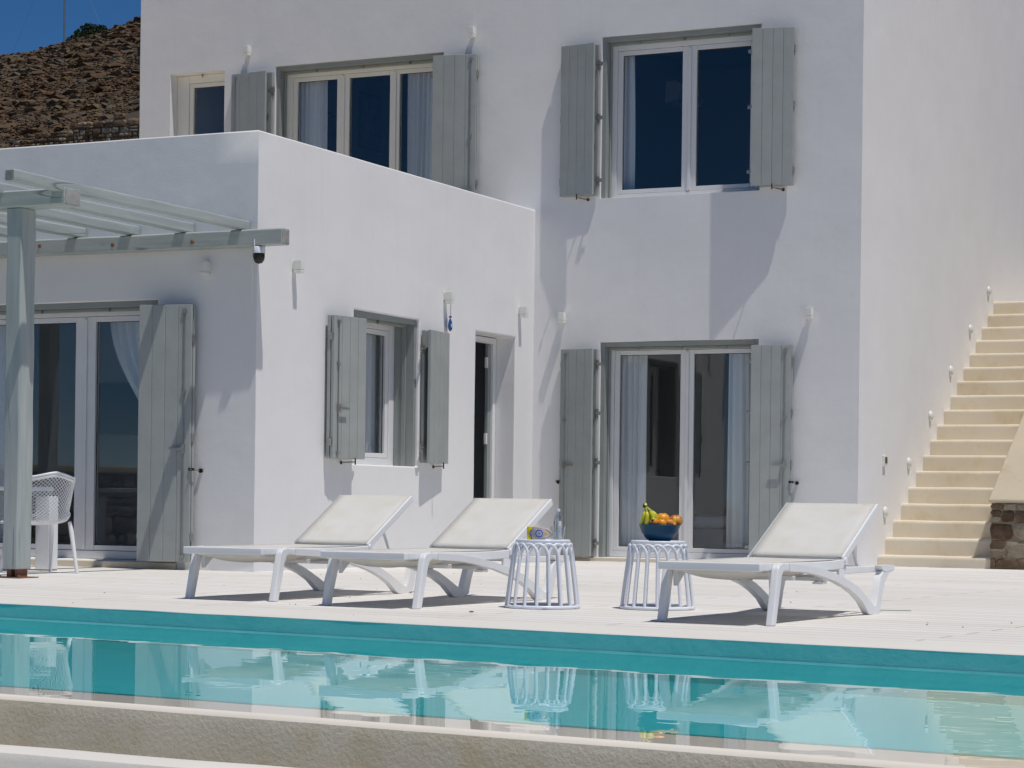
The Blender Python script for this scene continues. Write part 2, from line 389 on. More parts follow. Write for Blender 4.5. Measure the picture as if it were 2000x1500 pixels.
# overflow channel wall in front
GB = lambda x: 6.248-.0267*(x+4.987)
gw = MB(); rows = []
prof = [(0, -1.7), (0, -.23), (-.012, -.206), (-.04, -.2), (-.15, -.2), (-.18, -.208), (-.192, -.235), (-.2, -1.7)]
for i in range(61):
    x = X0+i*(X1-X0)/60
    rows.append([gw.bm.verts.new((x, GB(x)+p+.004*noise.noise(Vector((x*2, z, 0))), z+(.003*noise.noise(Vector((x*2, 5, 0))) if z > -.3 else 0))) for p, z in prof])
for a, b in zip(rows, rows[1:]):
    for j in range(len(prof)-1): gw.bm.faces.new((a[j], b[j], b[j+1], a[j+1]))
tag(gw.build('channel_wall', M['coping'], smooth=True), 'low cream wall of the overflow channel below the pool', 'wall')

# ------------------------------------------------------------------ house
YF, XR, XL = 22.75, -6.86, -16.12
YA, XA = 16.9, -10.68
house = empty('house', (-10.7, 17, 0), 0, 'two storey whitewashed villa with flat parapets and grey green shutters', 'house')
HI = Vector((10.7, -17, 0))   # children are built in world coordinates
def hb(mb, name, mat, parent=None, **k):
    o = mb.build(name, mat, parent or house, **k)
    if parent is None: o.location = HI
    return o
def wall_ring(name, path, t, z0, z1, holes, mat, bev, step=.32, amp=.003):
    """path: outer corners; holes: {segment:[(u0,u1,z0,z1)]}; interior lies to the left of the path"""
    mb = MB(); nseg = len(path)-1
    for si in range(nseg):
        P0, P1 = Vector((*path[si], 0)), Vector((*path[si+1], 0)); d = (P1-P0); Ln = d.length; d.normalize(); nI = Vector((-d.y, d.x, 0))
        hs = holes.get(si, [])
        def cuts(a, b, extra):
            c = sorted(set([a, b]+extra)); out = []
            for p, q_ in zip(c, c[1:]):
                k = max(1, int(round((q_-p)/step)))
                out += [p+(q_-p)*i/k for i in range(k)]
            return out+[b]
        us = cuts(0, Ln, [h for x in hs for h in x[:2]]+([t+.08] if si else [])+([Ln-t-.08] if si < nseg-1 else []))
        zs = cuts(z0, z1, [h for x in hs for h in x[2:] if z0 < h < z1])
        def pt(u, wd, z):
            if wd:
                if si and u < 1e-6: u = t
                if si < nseg-1 and u > Ln-1e-6: u = Ln-t
            p = P0+d*u+nI*(t if wd else 0); p.z = z
            o = Vector((noise.noise(p*1.3), noise.noise(p*1.3+Vector((9, 0, 0))), noise.noise(p*1.3+Vector((0, 9, 0)))))*amp
            return p+o
        solid = lambda i, j: 0 <= i < len(us)-1 and 0 <= j < len(zs)-1 and not any(h[0]-1e-6 <= us[i] and us[i+1] <= h[1]+1e-6 and h[2]-1e-6 <= zs[j] and zs[j+1] <= h[3]+1e-6 for h in hs)
        bm = mb.bm
        def Q(*p): bm.faces.new([bm.verts.new(pt(*v)) for v in p])
        for i in range(len(us)-1):
            for j in range(len(zs)-1):
                if not solid(i, j): continue
                a, b, c, e = us[i], us[i+1], zs[j], zs[j+1]
                Q((a, 0, c), (b, 0, c), (b, 0, e), (a, 0, e)); Q((a, 1, c), (a, 1, e), (b, 1, e), (b, 1, c))
                if not solid(i-1, j) and not (i == 0 and si): Q((a, 0, c), (a, 0, e), (a, 1, e), (a, 1, c))
                if not solid(i+1, j) and not (i == len(us)-2 and si < nseg-1): Q((b, 0, c), (b, 1, c), (b, 1, e), (b, 0, e))
                if not solid(i, j-1): Q((a, 0, c), (a, 1, c), (b, 1, c), (b, 0, c))
                if not solid(i, j+1): Q((a, 0, e), (b, 0, e), (b, 1, e), (a, 1, e))
    return hb(mb, name, mat, weld=True, bevel=bev, seg=4, angle=50)
def FO(x0, x1, z0, z1): return (x0-XL, x1-XL, z0, z1)
main_holes = {1: [FO(-9.857, -7.99, -.001, 2.447), FO(-9.88, -8.0, 4.058, 5.862), FO(-14.155, -11.872, 2.95, 5.85), FO(-15.667, -14.876, 4.35, 5.86)]}
main_holes[1][0] = FO(-9.857, -7.99, .045, 2.447)
wall_ring('wall', [(XL, 36), (XL, YF), (XR, YF), (XR, 36)], .35, -.05, 8.6, main_holes, M['wall'], .045)
XAL = -22.0
wall_ring('annex_wall', [(XAL, YA), (XA, YA), (XA, YF+.06)], .38, -.05, 3.965,
          {0: [(-14.55-XAL, -11.748-XAL, .07, 2.47)], 1: [(18.66-YA, 20.0-YA, 1.0, 2.5), (21.29-YA, 22.28-YA, -.05, 2.485)]}, M['wall'], .075)
rf = MB(); rf.box(XL+.36, XR-.36, YF+.36, 36, 8.0, 8.2); hb(rf, 'roof', M['wall']); rf = MB(); rf.box(XAL, XA-.39, YA+.39, YF-.01, 2.85, 2.94); hb(rf, 'terrace_floor', M['step'])
# rooms behind the openings
def room(x0, x1, y0, y1, z0, z1, sides, mat):
    b = MB(); q_ = lambda *p: b.bm.faces.new([b.bm.verts.new(v) for v in p])
    q_((x0, y0, z0), (x1, y0, z0), (x1, y1, z0), (x0, y1, z0)); q_((x0, y0, z1), (x1, y0, z1), (x1, y1, z1), (x0, y1, z1))
    if 'b' in sides: q_((x0, y1, z0), (x1, y1, z0), (x1, y1, z1), (x0, y1, z1))
    if 'f' in sides: q_((x0, y0, z0), (x1, y0, z0), (x1, y0, z1), (x0, y0, z1))
    if 'l' in sides: q_((x0, y0, z0), (x0, y1, z0), (x0, y1, z1), (x0, y0, z1))
    if 'r' in sides: q_((x1, y0, z0), (x1, y1, z0), (x1, y1, z1), (x1, y0, z1))
    hb(b, 'room', mat)
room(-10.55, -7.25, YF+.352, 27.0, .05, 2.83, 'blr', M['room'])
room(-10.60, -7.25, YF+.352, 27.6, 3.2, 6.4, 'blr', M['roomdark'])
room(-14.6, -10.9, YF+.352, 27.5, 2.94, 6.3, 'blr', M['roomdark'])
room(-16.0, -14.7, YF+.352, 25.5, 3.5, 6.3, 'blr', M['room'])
room(-17.0, XA-.382, YA+.382, 20.65, .06, 2.83, 'bl', M['wall'])
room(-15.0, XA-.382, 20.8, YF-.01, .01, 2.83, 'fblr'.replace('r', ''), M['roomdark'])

# joinery. local frame: u along the wall, d outwards (positive out of the wall), z up
class Frame:
    def __init__(s, kind):  # 'F' facade, 'A' annex side wall, 'P' annex pool front
        if kind == 'F': s.m = Matrix(((1, 0, 0, 0), (0, -1, 0, YF), (0, 0, 1, 0), (0, 0, 0, 1)))
        if kind == 'P': s.m = Matrix(((1, 0, 0, 0), (0, -1, 0, YA), (0, 0, 1, 0), (0, 0, 0, 1)))
        if kind == 'A': s.m = Matrix(((0, 1, 0, XA), (1, 0, 0, 0), (0, 0, 1, 0), (0, 0, 0, 1)))
        if kind == 'S': s.m = Matrix(((0, 1, 0, XR), (1, 0, 0, 0), (0, 0, 1, 0), (0, 0, 0, 1)))
    def box(s, mb, u0, u1, d0, d1, z0, z1, loc=None):
        mb.box(u0, u1, d0, d1, z0, z1, s.m @ (loc or Matrix()))
    def p(s, u, d, z): return s.m @ Vector((u, d, z))
def joinery(name, K, u0, u1, z0, z1, panes, lining=True, dep=0, ld=-.21, fm='frame'):
    """grey lining, white fixed frame, sashes with a pane each; panes = list of (glass u0,u1,z0,z1)"""
    f = Frame(K); lt = .05 if lining else 0
    root = MB()
    if lining:
        f.box(root, u0+.002, u0+lt, ld, -.03, z0+.002, z1-.002); f.box(root, u1-lt, u1-.002, ld, -.03, z0+.002, z1-.002)
        f.box(root, u0+lt+.001, u1-lt-.001, ld, -.03, z1-lt, z1-.002)
        f.box(root, u0+lt+.001, u1-lt-.001, -.165, -.12, z1-lt-.03, z1-lt-.001)
        f.box(root, u0+lt+.001, u0+lt+.018, -.165, -.12, z0+.003, z1-lt-.031); f.box(root, u1-lt-.018, u1-lt-.001, -.165, -.12, z0+.003, z1-lt-.031)
        root = hb(root, name, M['lining'], bevel=.004)
        fr = MB()
    else:
        fr = root
    a, b, zt = u0+lt, u1-lt, z1-lt
    if not lining: a += .002; b -= .002; zt -= .002
    gu0, gu1 = min(p[0] for p in panes), max(p[1] for p in panes); gz0 = min(p[2] for p in panes); gz1 = max(p[3] for p in panes)
    sw = .062
    d0, d1 = -.255-dep, -.170-dep
    f.box(fr, a+.001, gu0-sw, d0, d1, z0+.004, zt-.001); f.box(fr, gu1+sw, b-.001, d0, d1, z0+.004, zt-.001)
    f.box(fr, gu0-sw+.001, gu1+sw-.001, d0, d1, gz1+sw-.01, zt-.001); f.box(fr, gu0-sw+.001, gu1+sw-.001, d0, d1-.004, z0+.004, gz0-sw+.01)
    if lining:
        fo = hb(fr, 'window_frame', M[fm], root, bevel=.004); par = root
    else:
        root = hb(fr, name, M[fm], bevel=.004)
    for i, (p0, p1, q0, q1) in enumerate(panes):
        sb = MB(); l = p0-sw+.003 if i == 0 else (panes[i-1][1]+p0)/2+.002; r = p1+sw-.003 if i == len(panes)-1 else (panes[i+1][0]+p1)/2-.002
        e0, e1 = d0+.012, d1-.012
        t, bo = q1+sw-.014, q0-sw+.014
        f.box(sb, l, p0, e0, e1, bo, t); f.box(sb, p1, r, e0, e1, bo, t)
        f.box(sb, p0+.001, p1-.001, e0, e1, bo, q0); f.box(sb, p0+.001, p1-.001, e0, e1, q1, t)
        if i: f.box(sb, l-.018, l+.022, e1+.001, e1+.014, bo+.01, t-.02)
        hb(sb, 'sash', M[fm], root, bevel=.004)
        g = MB(); f.box(g, p0-.01, p1+.01, d0+.035, d0+.039, q0-.01, q1+.01)
        gl = hb(g, 'pane', M['pane'], root)
        gk = MB()
        for (aa, bb, cc, dd) in ((p0, p0+.005, q0, q1), (p1-.005, p1, q0, q1), (p0+.006, p1-.006, q0, q0+.005), (p0+.006, p1-.006, q1-.005, q1)):
            f.box(gk, aa, bb, d0+.040, d0+.046, cc, dd)
        hb(gk, 'gasket', M['black'], root)
    # catches under the head and drain slots
    nk = 3 if u1-u0 > 1.6 else 1
    for i in range(nk):
        hk = MB()
        u = u0+(u1-u0)*(i+.8)/(nk+.6)
        f.box(hk, u-.006, u+.006, -.12, -.10, zt-.035, zt-.003); f.box(hk, u-.016, u+.016, -.12, -.112, zt-.012, zt-.004)
        hb(hk, 'catch', M['metal'], root)
    return root
def leaf(K, ua, da, ub, db, z0, z1, nb=4, face=1, thick=.034, edge=1):
    """one board-and-batten leaf between plan points (ua,da)-(ub,db) in wall coordinates"""
    f = Frame(K); L_ = math.hypot(ub-ua, db-da); ang = math.atan2(db-da, ub-ua)
    lm = Matrix.Translation((ua, da, 0)) @ Matrix.Rotation(ang, 4, 'Z')
    b = MB(); bw = L_/nb
    for i in range(nb):
        g = .0025
        f.box(b, i*bw+(g if i else 0), (i+1)*bw-(g if i < nb-1 else 0), -thick*.5, thick*.5, z0, z1, lm)
    f.box(b, .004, L_-.004, -thick*.38, thick*.38, z0+.002, z1-.002, lm)
    return b, f, lm, L_
def shutter(K, hinge, fold, dh, df, free, dfree, z0, z1, side, hz, nb=4, tie=True, bolt=False, foot=True):
    """folded pair: rear leaf hinge->fold, front leaf fold->free end"""
    b, f, lm, L1 = leaf(K, hinge, dh, fold, df-.042, z0, z1, nb)
    root = hb(b, 'shutter', M['shutter'], bevel=.0035)
    b, f, lm, L2 = leaf(K, fold, df, free, dfree, z0, z1, nb)
    fl = hb(b, 'shutter_leaf', M['shutter'], root, bevel=.0035)
    sg = 1 if free > fold else -1
    out = 1 if (K in 'A') == (sg < 0) else 1
    # edge knuckles and hinge arms to the lining
    for z in hz:
        h = MB()
        f.box(h, min(hinge, hinge-sg*.0)-.006, hinge+.006, -.06, dh+.02, z-.05, z+.05)
        a0, a1 = sorted((hinge+sg*.035, hinge-sg*.01))
        f.box(h, a0, a1, dh+.004, dh+.018, z-.014, z+.014)
        # bracket from free leaf edge back to jamb
        a0, a1 = sorted((free-sg*.005, free+sg*.075)); dm = (dh+dfree)*.45
        f.box(h, a0, a1, dm, dm+.006, z-.02, z+.02)
        f.box(h, a0+.005, a1-.02, dm+.005, dm+.02, z-.007, z+.007)
        f.box(h, *sorted((hinge-sg*.008, free+sg*.01)), dh+.01, dm+.003, z-.012, z+.012)
        hb(h, 'hinge', M['metal'], root, bevel=.002)
        h = MB(); f.box(h, fold-.012, fold+.012, df-.041, df+.004, z-.035, z+.035)
        hb(h, 'fold_hinge', M['metal'], root, bevel=.002)
    if bolt:
        h = MB()
        inv = f.m @ lm
        o = 1 if sg > 0 else -1   # side of the local frame facing outwards
        for zz in (z0+.05, z1-.06, z0+(z1-z0)*.66): h.box(.045, .085, *sorted((o*.018, o*.034)), zz-.015, zz+.015, inv)
        h.box(.061, .069, *sorted((o*.022, o*.030)), z0+.03, z1-.05, inv)
        zz = z0+.44*(z1-z0) if z1-z0 > 2 else z0+.35*(z1-z0)
        h.box(.05, .08, *sorted((o*.020, o*.045)), zz-.04, zz+.04, inv)
        h.box(.06, .19, *sorted((o*.045, o*.058)), zz-.012, zz+.012, inv)
        hb(h, 'bolt', M['metal'], root, bevel=.002)
    if foot:  # hold-back screwed in the wall under the leaves
        h = MB(); um = (fold+free)/2+.03
        h.tube([f.p(um+.06, 0, z0-.035), f.p(um+.02, dfree*.6, z0-.03), f.p(um, dfree+.03, z0-.028)], .007, 6)
        hb(h, 'holdback', M['rust'] if K == 'F' else M['metal'], root)
        h = MB(); h.tube([f.p(um, dfree+.03, z0-.055), f.p(um, dfree+.03, z0+.008)], .007, 6); hb(h, 'stopper', M['black'], root); h = MB(); h.lathe([(0, -.004), (.017, -.004), (.017, .004), (0, .004)], 10, f.p(um+.06, .006, z0-.035), 'Y' if K != 'A' else 'X')
        hb(h, 'wall_plate', M['black'], root)
    if tie:
        h = MB(); z = z0+.36*(z1-z0); u = fold-sg*.03
        h.tube([f.p(u, dfree*.7+.01, z), f.p(u-sg*.012, .04, z-.008), f.p(u-sg*.02, 0, z-.01)], .005, 6)
        hb(h, 'tie', M['metal'], root)
        h = MB(); h.box(*sorted((u+sg*.035, u-sg*.01)), df-.005, df+.03, z-.012, z+.012, f.m); hb(h, 'clamp', M['black'], root); h = MB()
        h.lathe([(0, -.01), (.02, -.01), (.02, .012), (0, .012)], 10, f.p(u-sg*.022, .012, z-.01), 'Y' if K != 'A' else 'X')
        hb(h, 'wall_plate', M['black'], root)
    return root
# facade ground door
joinery('glass_door', 'F', -9.857, -7.99, .045, 2.447, [(-9.69, -8.96, .164, 2.313), (-8.80, -8.13, .164, 2.313)])
shutter('F', -9.875, -10.29, .03, .085, -9.875, .155, .055, 2.37, 1, (.2, 1.1, 1.65, 2.2), bolt=True, foot=False)
shutter('F', -7.975, -7.585, .03, .09, -8.01, .175, .075, 2.37, -1, (.2, 1.1, 1.65, 2.2), bolt=True, foot=False)
# facade upper window
joinery('window', 'F', -9.88, -8.0, 4.058, 5.862, [(-9.695, -8.98, 4.167, 5.676), (-8.81, -8.18, 4.167, 5.676)])
shutter('F', -9.895, -10.33, .03, .085, -9.90, .155, 4.085, 5.775, 1, (4.25, 4.95, 5.55), tie=False)
shutter('F', -7.985, -7.60, .03, .09, -8.04, .175, 4.085, 5.775, -1, (4.25, 4.95, 5.55), tie=False)
# terrace door above the annex
joinery('glass_door', 'F', -14.155, -11.872, 2.95, 5.85, [(-13.95, -13.40, 3.1, 5.68), (-13.23, -12.68, 3.1, 5.68), (-12.55, -12.09, 3.1, 5.68)], fm='ivory')
shutter('F', -14.17, -14.71, .03, .085, -14.19, .15, 3.0, 5.775, 1, (3.2, 4.3, 5.55), tie=False, foot=False, bolt=True)
shutter('F', -11.86, -11.40, .03, .09, -11.92, .17, 3.0, 5.775, -1, (3.2, 4.3, 5.55), foot=False, bolt=True)
# small ivory window
o = joinery('window', 'F', -15.667, -14.876, 4.35, 5.86, [(-15.43, -14.93, 4.42, 5.71)], lining=False, dep=-.02, fm='ivory')
# annex side window
joinery('window', 'A', 18.66, 20.0, 1.0, 2.5, [(18.86, 19.24, 1.13, 2.33), (19.37, 19.785, 1.13, 2.33)], dep=.09, ld=-.30)
shutter('A', 18.62, 18.10, .03, .09, 18.585, .165, 1.045, 2.40, 1, (1.2, 2.2), bolt=True, tie=False)
shutter('A', 20.03, 20.50, .03, .075, 19.99, .125, 1.04, 2.40, -1, (1.2, 2.2), tie=False)
# annex front door
joinery('glass_door', 'P', -14.55, -11.748, .07, 2.47, [(-14.35, -13.62, .2, 2.30), (-13.47, -12.80, .2, 2.30), (-12.57, -11.93, .2, 2.30)])
shutter('P', -11.74, -11.30, .04, .10, -11.80, .20, .075, 2.405, -1, (.3, 1.2, 2.1), bolt=True, foot=False)
# annex side doorway: ivory frame and inner grey post
f = Frame('A'); d = MB()
f.box(d, 22.20, 22.272, -.292, -.235, .0, 2.475); f.box(d, 21.298, 21.36, -.292, -.235, .0, 2.475); f.box(d, 21.362, 22.198, -.292, -.235, 2.41, 2.475)
dr = hb(d, 'door_frame', M['frame'], bevel=.004)
d = MB(); f.box(d, 22.13, 22.197, -.30, -.262, .0, 2.405); hb(d, 'door_post', M['lining'], dr, bevel=.003)
for z in (.5, 1.35, 2.2):
    d = MB(); f.box(d, 22.095, 22.128, -.29, -.262, z-.06, z+.06)
    hb(d, 'door_hinge', M['frame'], dr, bevel=.002)
# thresholds
d = MB(); d.box(-9.95, -7.9, YF-.045, YF+.0, -.02, .043); d.box(-10.30, -9.87, YF-.02, YF+.01, -.02, .03); hb(d, 'threshold', M['step'], bevel=.008); d = MB(); d.box(-14.6, -11.5, YA-.04, YA, -.02, .062)
hb(d, 'threshold', M['step'], bevel=.008)

# ------------------------------------------------------------------ lamps on the walls
def wall_lamp(K, u, z, label):
    f = Frame(K); rz = 0 if K != 'A' else R_(90)
    t = empty('wall_lamp', f.p(u, 0, z), rz, label, 'wall lamp', 'square spotlights on the house walls')
    # local: x along wall, -y outwards
    b = MB(); b.box(-.022, .022, -.018, .002, -.05, .03); b.build('mount', M['ivory'], t, bevel=.003)
    b = MB(); b.box(-.033, .033, -.102, -.022, -.052, .035); b.build('shade', M['lampwhite'], t, bevel=.003)
    b = MB(); b.box(-.033, .033, -.102, -.022, -.083, -.0545); b.build('lens_ring', M['lampwhite'], t, bevel=.003)
    b = MB(); b.lathe([(0, -.087), (.02, -.087), (.02, -.083), (0, -.083)], 12, (0, -.062, 0)); b.build('lens', M['ivory'], t)
    return t
wall_lamp('F', -10.30, 2.75, 'white square wall lamp left of the ground floor shutters, by the annex corner')
wall_lamp('F', -7.40, 2.73, 'white square wall lamp above the right shutter of the ground floor door')
wall_lamp('F', -11.48, 6.06, 'white square wall lamp above the right shutter of the terrace door')
wall_lamp('F', -14.52, 6.08, 'ivory square wall lamp above the left shutter of the terrace door')
wall_lamp('A', 17.52, 2.82, 'white square wall lamp on the annex side wall, nearest the pergola')
wall_lamp('A', 20.55, 2.80, 'white square wall lamp with a blue glass charm hanging from it')
wall_lamp('A', 22.36, 2.80, 'white square wall lamp high above the open side doorway')
wall_lamp('P', -11.20, 2.76, 'shaded white square wall lamp under the pergola beam')
f = Frame('S')
for y, z, nm in ((23.766, .58, 'lowest'), (24.70, 1.139, 'second lowest'), (25.616, 1.711, 'third lowest'), (26.528, 2.294, 'third highest'), (27.46, 2.865, 'second highest'), (28.387, 3.43, 'highest')):
    b = MB(); bm_ = b.bm; rings = []
    for i in range(9):      # hooded half-shell, open downwards, tapering tail
        tt = i/8; zz = .075-.15*tt; r = .062*math.sqrt(max(0, 1-((zz-.01)/.066)**2)) if zz > -.05 else .0
        r = max(r, .004); wdt = r
        rings.append([bm_.verts.new((XR+.002+math.sin(math.pi*j/10)*r*.62, y-math.cos(math.pi*j/10)*wdt, z+zz)) for j in range(11)])
    for a_, b_ in zip(rings, rings[1:]):
        for j in range(10): bm_.faces.new((a_[j], a_[j+1], b_[j+1], b_[j]))
    b.box(XR-.01, XR+.006, y-.03, y+.03, z-.06, z+.06)
    tag(b.build('step_light', M['lampwhite'], smooth=True), 'small white hooded step light, %s of the six along the stairs' % nm, 'step light', 'hooded step lights along the stairs')
t = empty('wall_switch', (XR, 23.70, 1.155), 0, 'small ivory switch box with a dark window beside the stair foot', 'switch box')
b = MB(); b.box(0, .035, -.05, .05, -.055, .055); b.build('casing', M['ivory'], t, bevel=.004)
b = MB(); b.box(.036, .040, -.052, .02, -.03, .04); b.build('cover', M['black'], t, bevel=.001)

# blue charm
t = empty('glass_charm', (XA, 20.60, 2.62), 0, 'blue glass drop charm on a cord hanging from the wall lamp', 'ornament')
b = MB(); b.tube([(.05, 0, .10), (.045, 0, -.05)], .004, 6); b.build('cord', M['mauve'], t)
b = MB(); b.lathe([(0, -.075), (.03, -.055), (.043, -.02), (.03, .03), (.012, .06), (0, .07)], 16, (0, 0, -.12)); o = b.build('drop', M['eyeglass'], t, smooth=True); o.scale = (.45, 1, 1); o.location = (.045, 0, 0)
b = MB(); b.lathe([(0, 0), (.02, 0), (.02, .006), (0, .008)], 14, (.065, -.01, -.135), 'X'); b.build('eye', M['evilpale'], t)
b = MB(); b.lathe([(.006, -.03), (.014, -.03), (.014, -.012), (.006, -.012)], 10, (.045, 0, -.02)); b.build('bead', M['evilblue'], t)

# dome camera
t = empty('security_camera', (-10.60, 16.80, 2.84), R_(25), 'white dome security camera with a black eye under the pergola beam end', 'camera')
b = MB(); b.lathe([(0, .062), (.05, .062), (.056, .055), (.057, .003), (0, .003)], 24); b.build('housing', M['bluewhite'], t, smooth=True)
b = MB(); b.lathe([(0, .0), (.053, .0), (.053, -.03), (.047, -.058), (.03, -.083), (0, -.092)], 24); b.build('dome', M['black'], t, smooth=True)
b = MB(); b.tube([(-.035, -.045, .03), (-.035, -.05, .06), (-.035, -.05, .125)], .006, 6); b.tube([(.04, 0, .055), (.085, .0, .085)], .004, 6); b.build('antenna', M['bluewhite'], t)
b = MB(); b.box(-.02, .02, -.02, .02, .06, .075); b.build('bracket', M['metal'], t)
b = MB(); b.tube([(-.055, -.0, .06), (-.07, .03, -.05), (-.062, .07, -.2), (-.07, .09, -.45)], .003, 5); b.build('cable', M['ivory'], t)

# ------------------------------------------------------------------ pergola
pg = empty('pergola', (-12, 15, 0), 0, 'weathered grey green timber pergola fixed to the annex front', 'pergola')
def beam(name, x0, x1, y0, y1, z0, z1, axis, mat, seed):
    """hewn timber: subdivided box with slight waviness"""
    b = MB(); L_ = {'X': x1-x0, 'Y': y1-y0, 'Z': z1-z0}[axis]; k = max(4, int(L_/.14))
    sec = [(-1, -.84), (-.84, -1), (.84, -1), (1, -.84), (1, .84), (.84, 1), (-.84, 1), (-1, .84)]; rings = []
    for i in range(k+1):
        t_ = i/k; row = []
        for a_, c in sec:
            if axis == 'X': p = Vector((x0+L_*t_, (y0+y1)/2+a_*(y1-y0)/2, (z0+z1)/2+c*(z1-z0)/2))
            if axis == 'Y': p = Vector(((x0+x1)/2+a_*(x1-x0)/2, y0+L_*t_, (z0+z1)/2+c*(z1-z0)/2))
            if axis == 'Z': p = Vector(((x0+x1)/2+a_*(x1-x0)/2, (y0+y1)/2+c*(y1-y0)/2, z0+L_*t_))
            nz = Vector((noise.noise(p*2.2+Vector((seed, 0, 0))), noise.noise(p*2.2+Vector((0, seed, 5))), noise.noise(p*2.2+Vector((3, 0, seed)))))*.007
            nz -= Vector((1, 0, 0) if axis == 'X' else (0, 1, 0) if axis == 'Y' else (0, 0, 1))*nz.dot(Vector((1, 0, 0) if axis == 'X' else (0, 1, 0) if axis == 'Y' else (0, 0, 1)))
            row.append(b.bm.verts.new(p+nz))
        rings.append(row)
    for a_, c in zip(rings, rings[1:]):
        for j in range(8): b.bm.faces.new((a_[j], a_[(j+1) % 8], c[(j+1) % 8], c[j]))
    b.bm.faces.new(rings[0][::-1]); b.bm.faces.new(rings[-1])
    o = b.build(name, mat, pg, bevel=.005); o.location = (12, -15, 0)
    return o
xs = [-10.80-.597*i for i in range(12)]
for i, x in enumerate(xs):
    w_ = .044+.003*(i % 3); o = beam('rafter', x-w_, x+w_, 13.61+.05*((i*7) % 3)-.05, 16.885, 3.062, 3.148+.006*(i % 2), 'Y', M['woody'], i*3.1)
    b = MB(); b.box(x-w_+.012, x+w_-.012, o.location.y*0+13.602+.05*((i*7) % 3)-.05, 13.606+.05*((i*7) % 3)-.05, 3.075, 3.135)
    e = b.build('end_face', M['endgrain'], o); 
fb = beam('beam', -17.6, -10.75, 14.17, 14.385, 2.957, 3.093, 'X', M['woodx'], 40)
rb = beam('beam', -17.6, -10.34, 16.752, 16.888, 2.91, 3.056, 'X', M['woodx'], 50)
for bo, xe, y0, y1, z0, z1 in ((fb, -10.75, 14.185, 14.37, 2.97, 3.08), (rb, -10.34, 16.765, 16.875, 2.925, 3.04)):
    b = MB(); b.box(xe-.003, xe+.004, y0, y1, z0, z1); b.build('end_face', M['endgrain'], bo)
for x in (-12.98, -12.15, -11.28):
    b = MB(); b.lathe([(0, 0), (.012, 0), (.02, .004), (.026, .012)], 12, (x, 16.745, 2.985+.02*math.sin(x*9)), 'Y'); b.build('knot', M['rust'], rb, smooth=True)
for xp in (-11.262, -15.3):
    po = beam('post', xp-.078, xp+.078, 14.2, 14.39, .072, 2.955, 'Z', M['woodz'], xp)
    b = MB(); b.box(xp-.13, xp+.12, 14.17, 14.42, .001, .009); b.box(xp-.055, xp-.012, 14.235, 14.35, .01, .071); b.box(xp+.025, xp+.06, 14.235, 14.35, .01, .071)
    for dx in (-.10, .09): b.lathe([(0, .0), (.012, .0), (.012, .014), (0, .016)], 8, (xp+dx, 14.2, .01))
    b.build('foot_plate', M['rust'], po)

# ------------------------------------------------------------------ stairs and stone wall
st = empty('staircase', (-6.2, 24, 0), 0, 'steep flight of cream rendered steps climbing beside the villa', 'stairs')
ys = [23.50+.305*i for i in range(18)]; zs_ = [.121]+[.121+.1888*i for i in range(1, 18)]
for i in range(18):
    b = MB(); z1 = zs_[i]; z0 = -.05 if i == 0 else zs_[i-1]-.05
    yb = ys[i]+.34 if i < 17 else ys[i]+3
    nx = 14
    # nose slightly rounded and wavy
    prof = [(ys[i]+.004, z0), (ys[i]+.002, z1-.035), (ys[i]+.006, z1-.012), (ys[i]+.022, z1-.001), (ys[i]+.06, z1), (yb, z1), (yb, z0)]
    rows = []
    for k in range(nx+1):
        x = XR-.02+k*(XR*-1-5.6+.02+.05*0)/nx if False else (XR-.02)+k*((-5.60)-(XR-.02))/nx
        rows.append([b.bm.verts.new((x, p+(.004*noise.noise(Vector((x*3, i*2.7, 0))) if p < ys[i]+.1 else 0), z+(.0035*noise.noise(Vector((x*2.6, i*1.9, 5))) if z > z1-.04 else 0))) for p, z in prof])
    for a_, b_ in zip(rows, rows[1:]):
        for j in range(len(prof)): b.bm.faces.new((a_[j], a_[(j+1) % len(prof)], b_[(j+1) % len(prof)], b_[j]))
    for r_ in (rows[0], rows[-1]): b.bm.faces.new(r_)
    o = b.build('step', M['step'], st, smooth=True); o.location = (6.2, -24, 0)

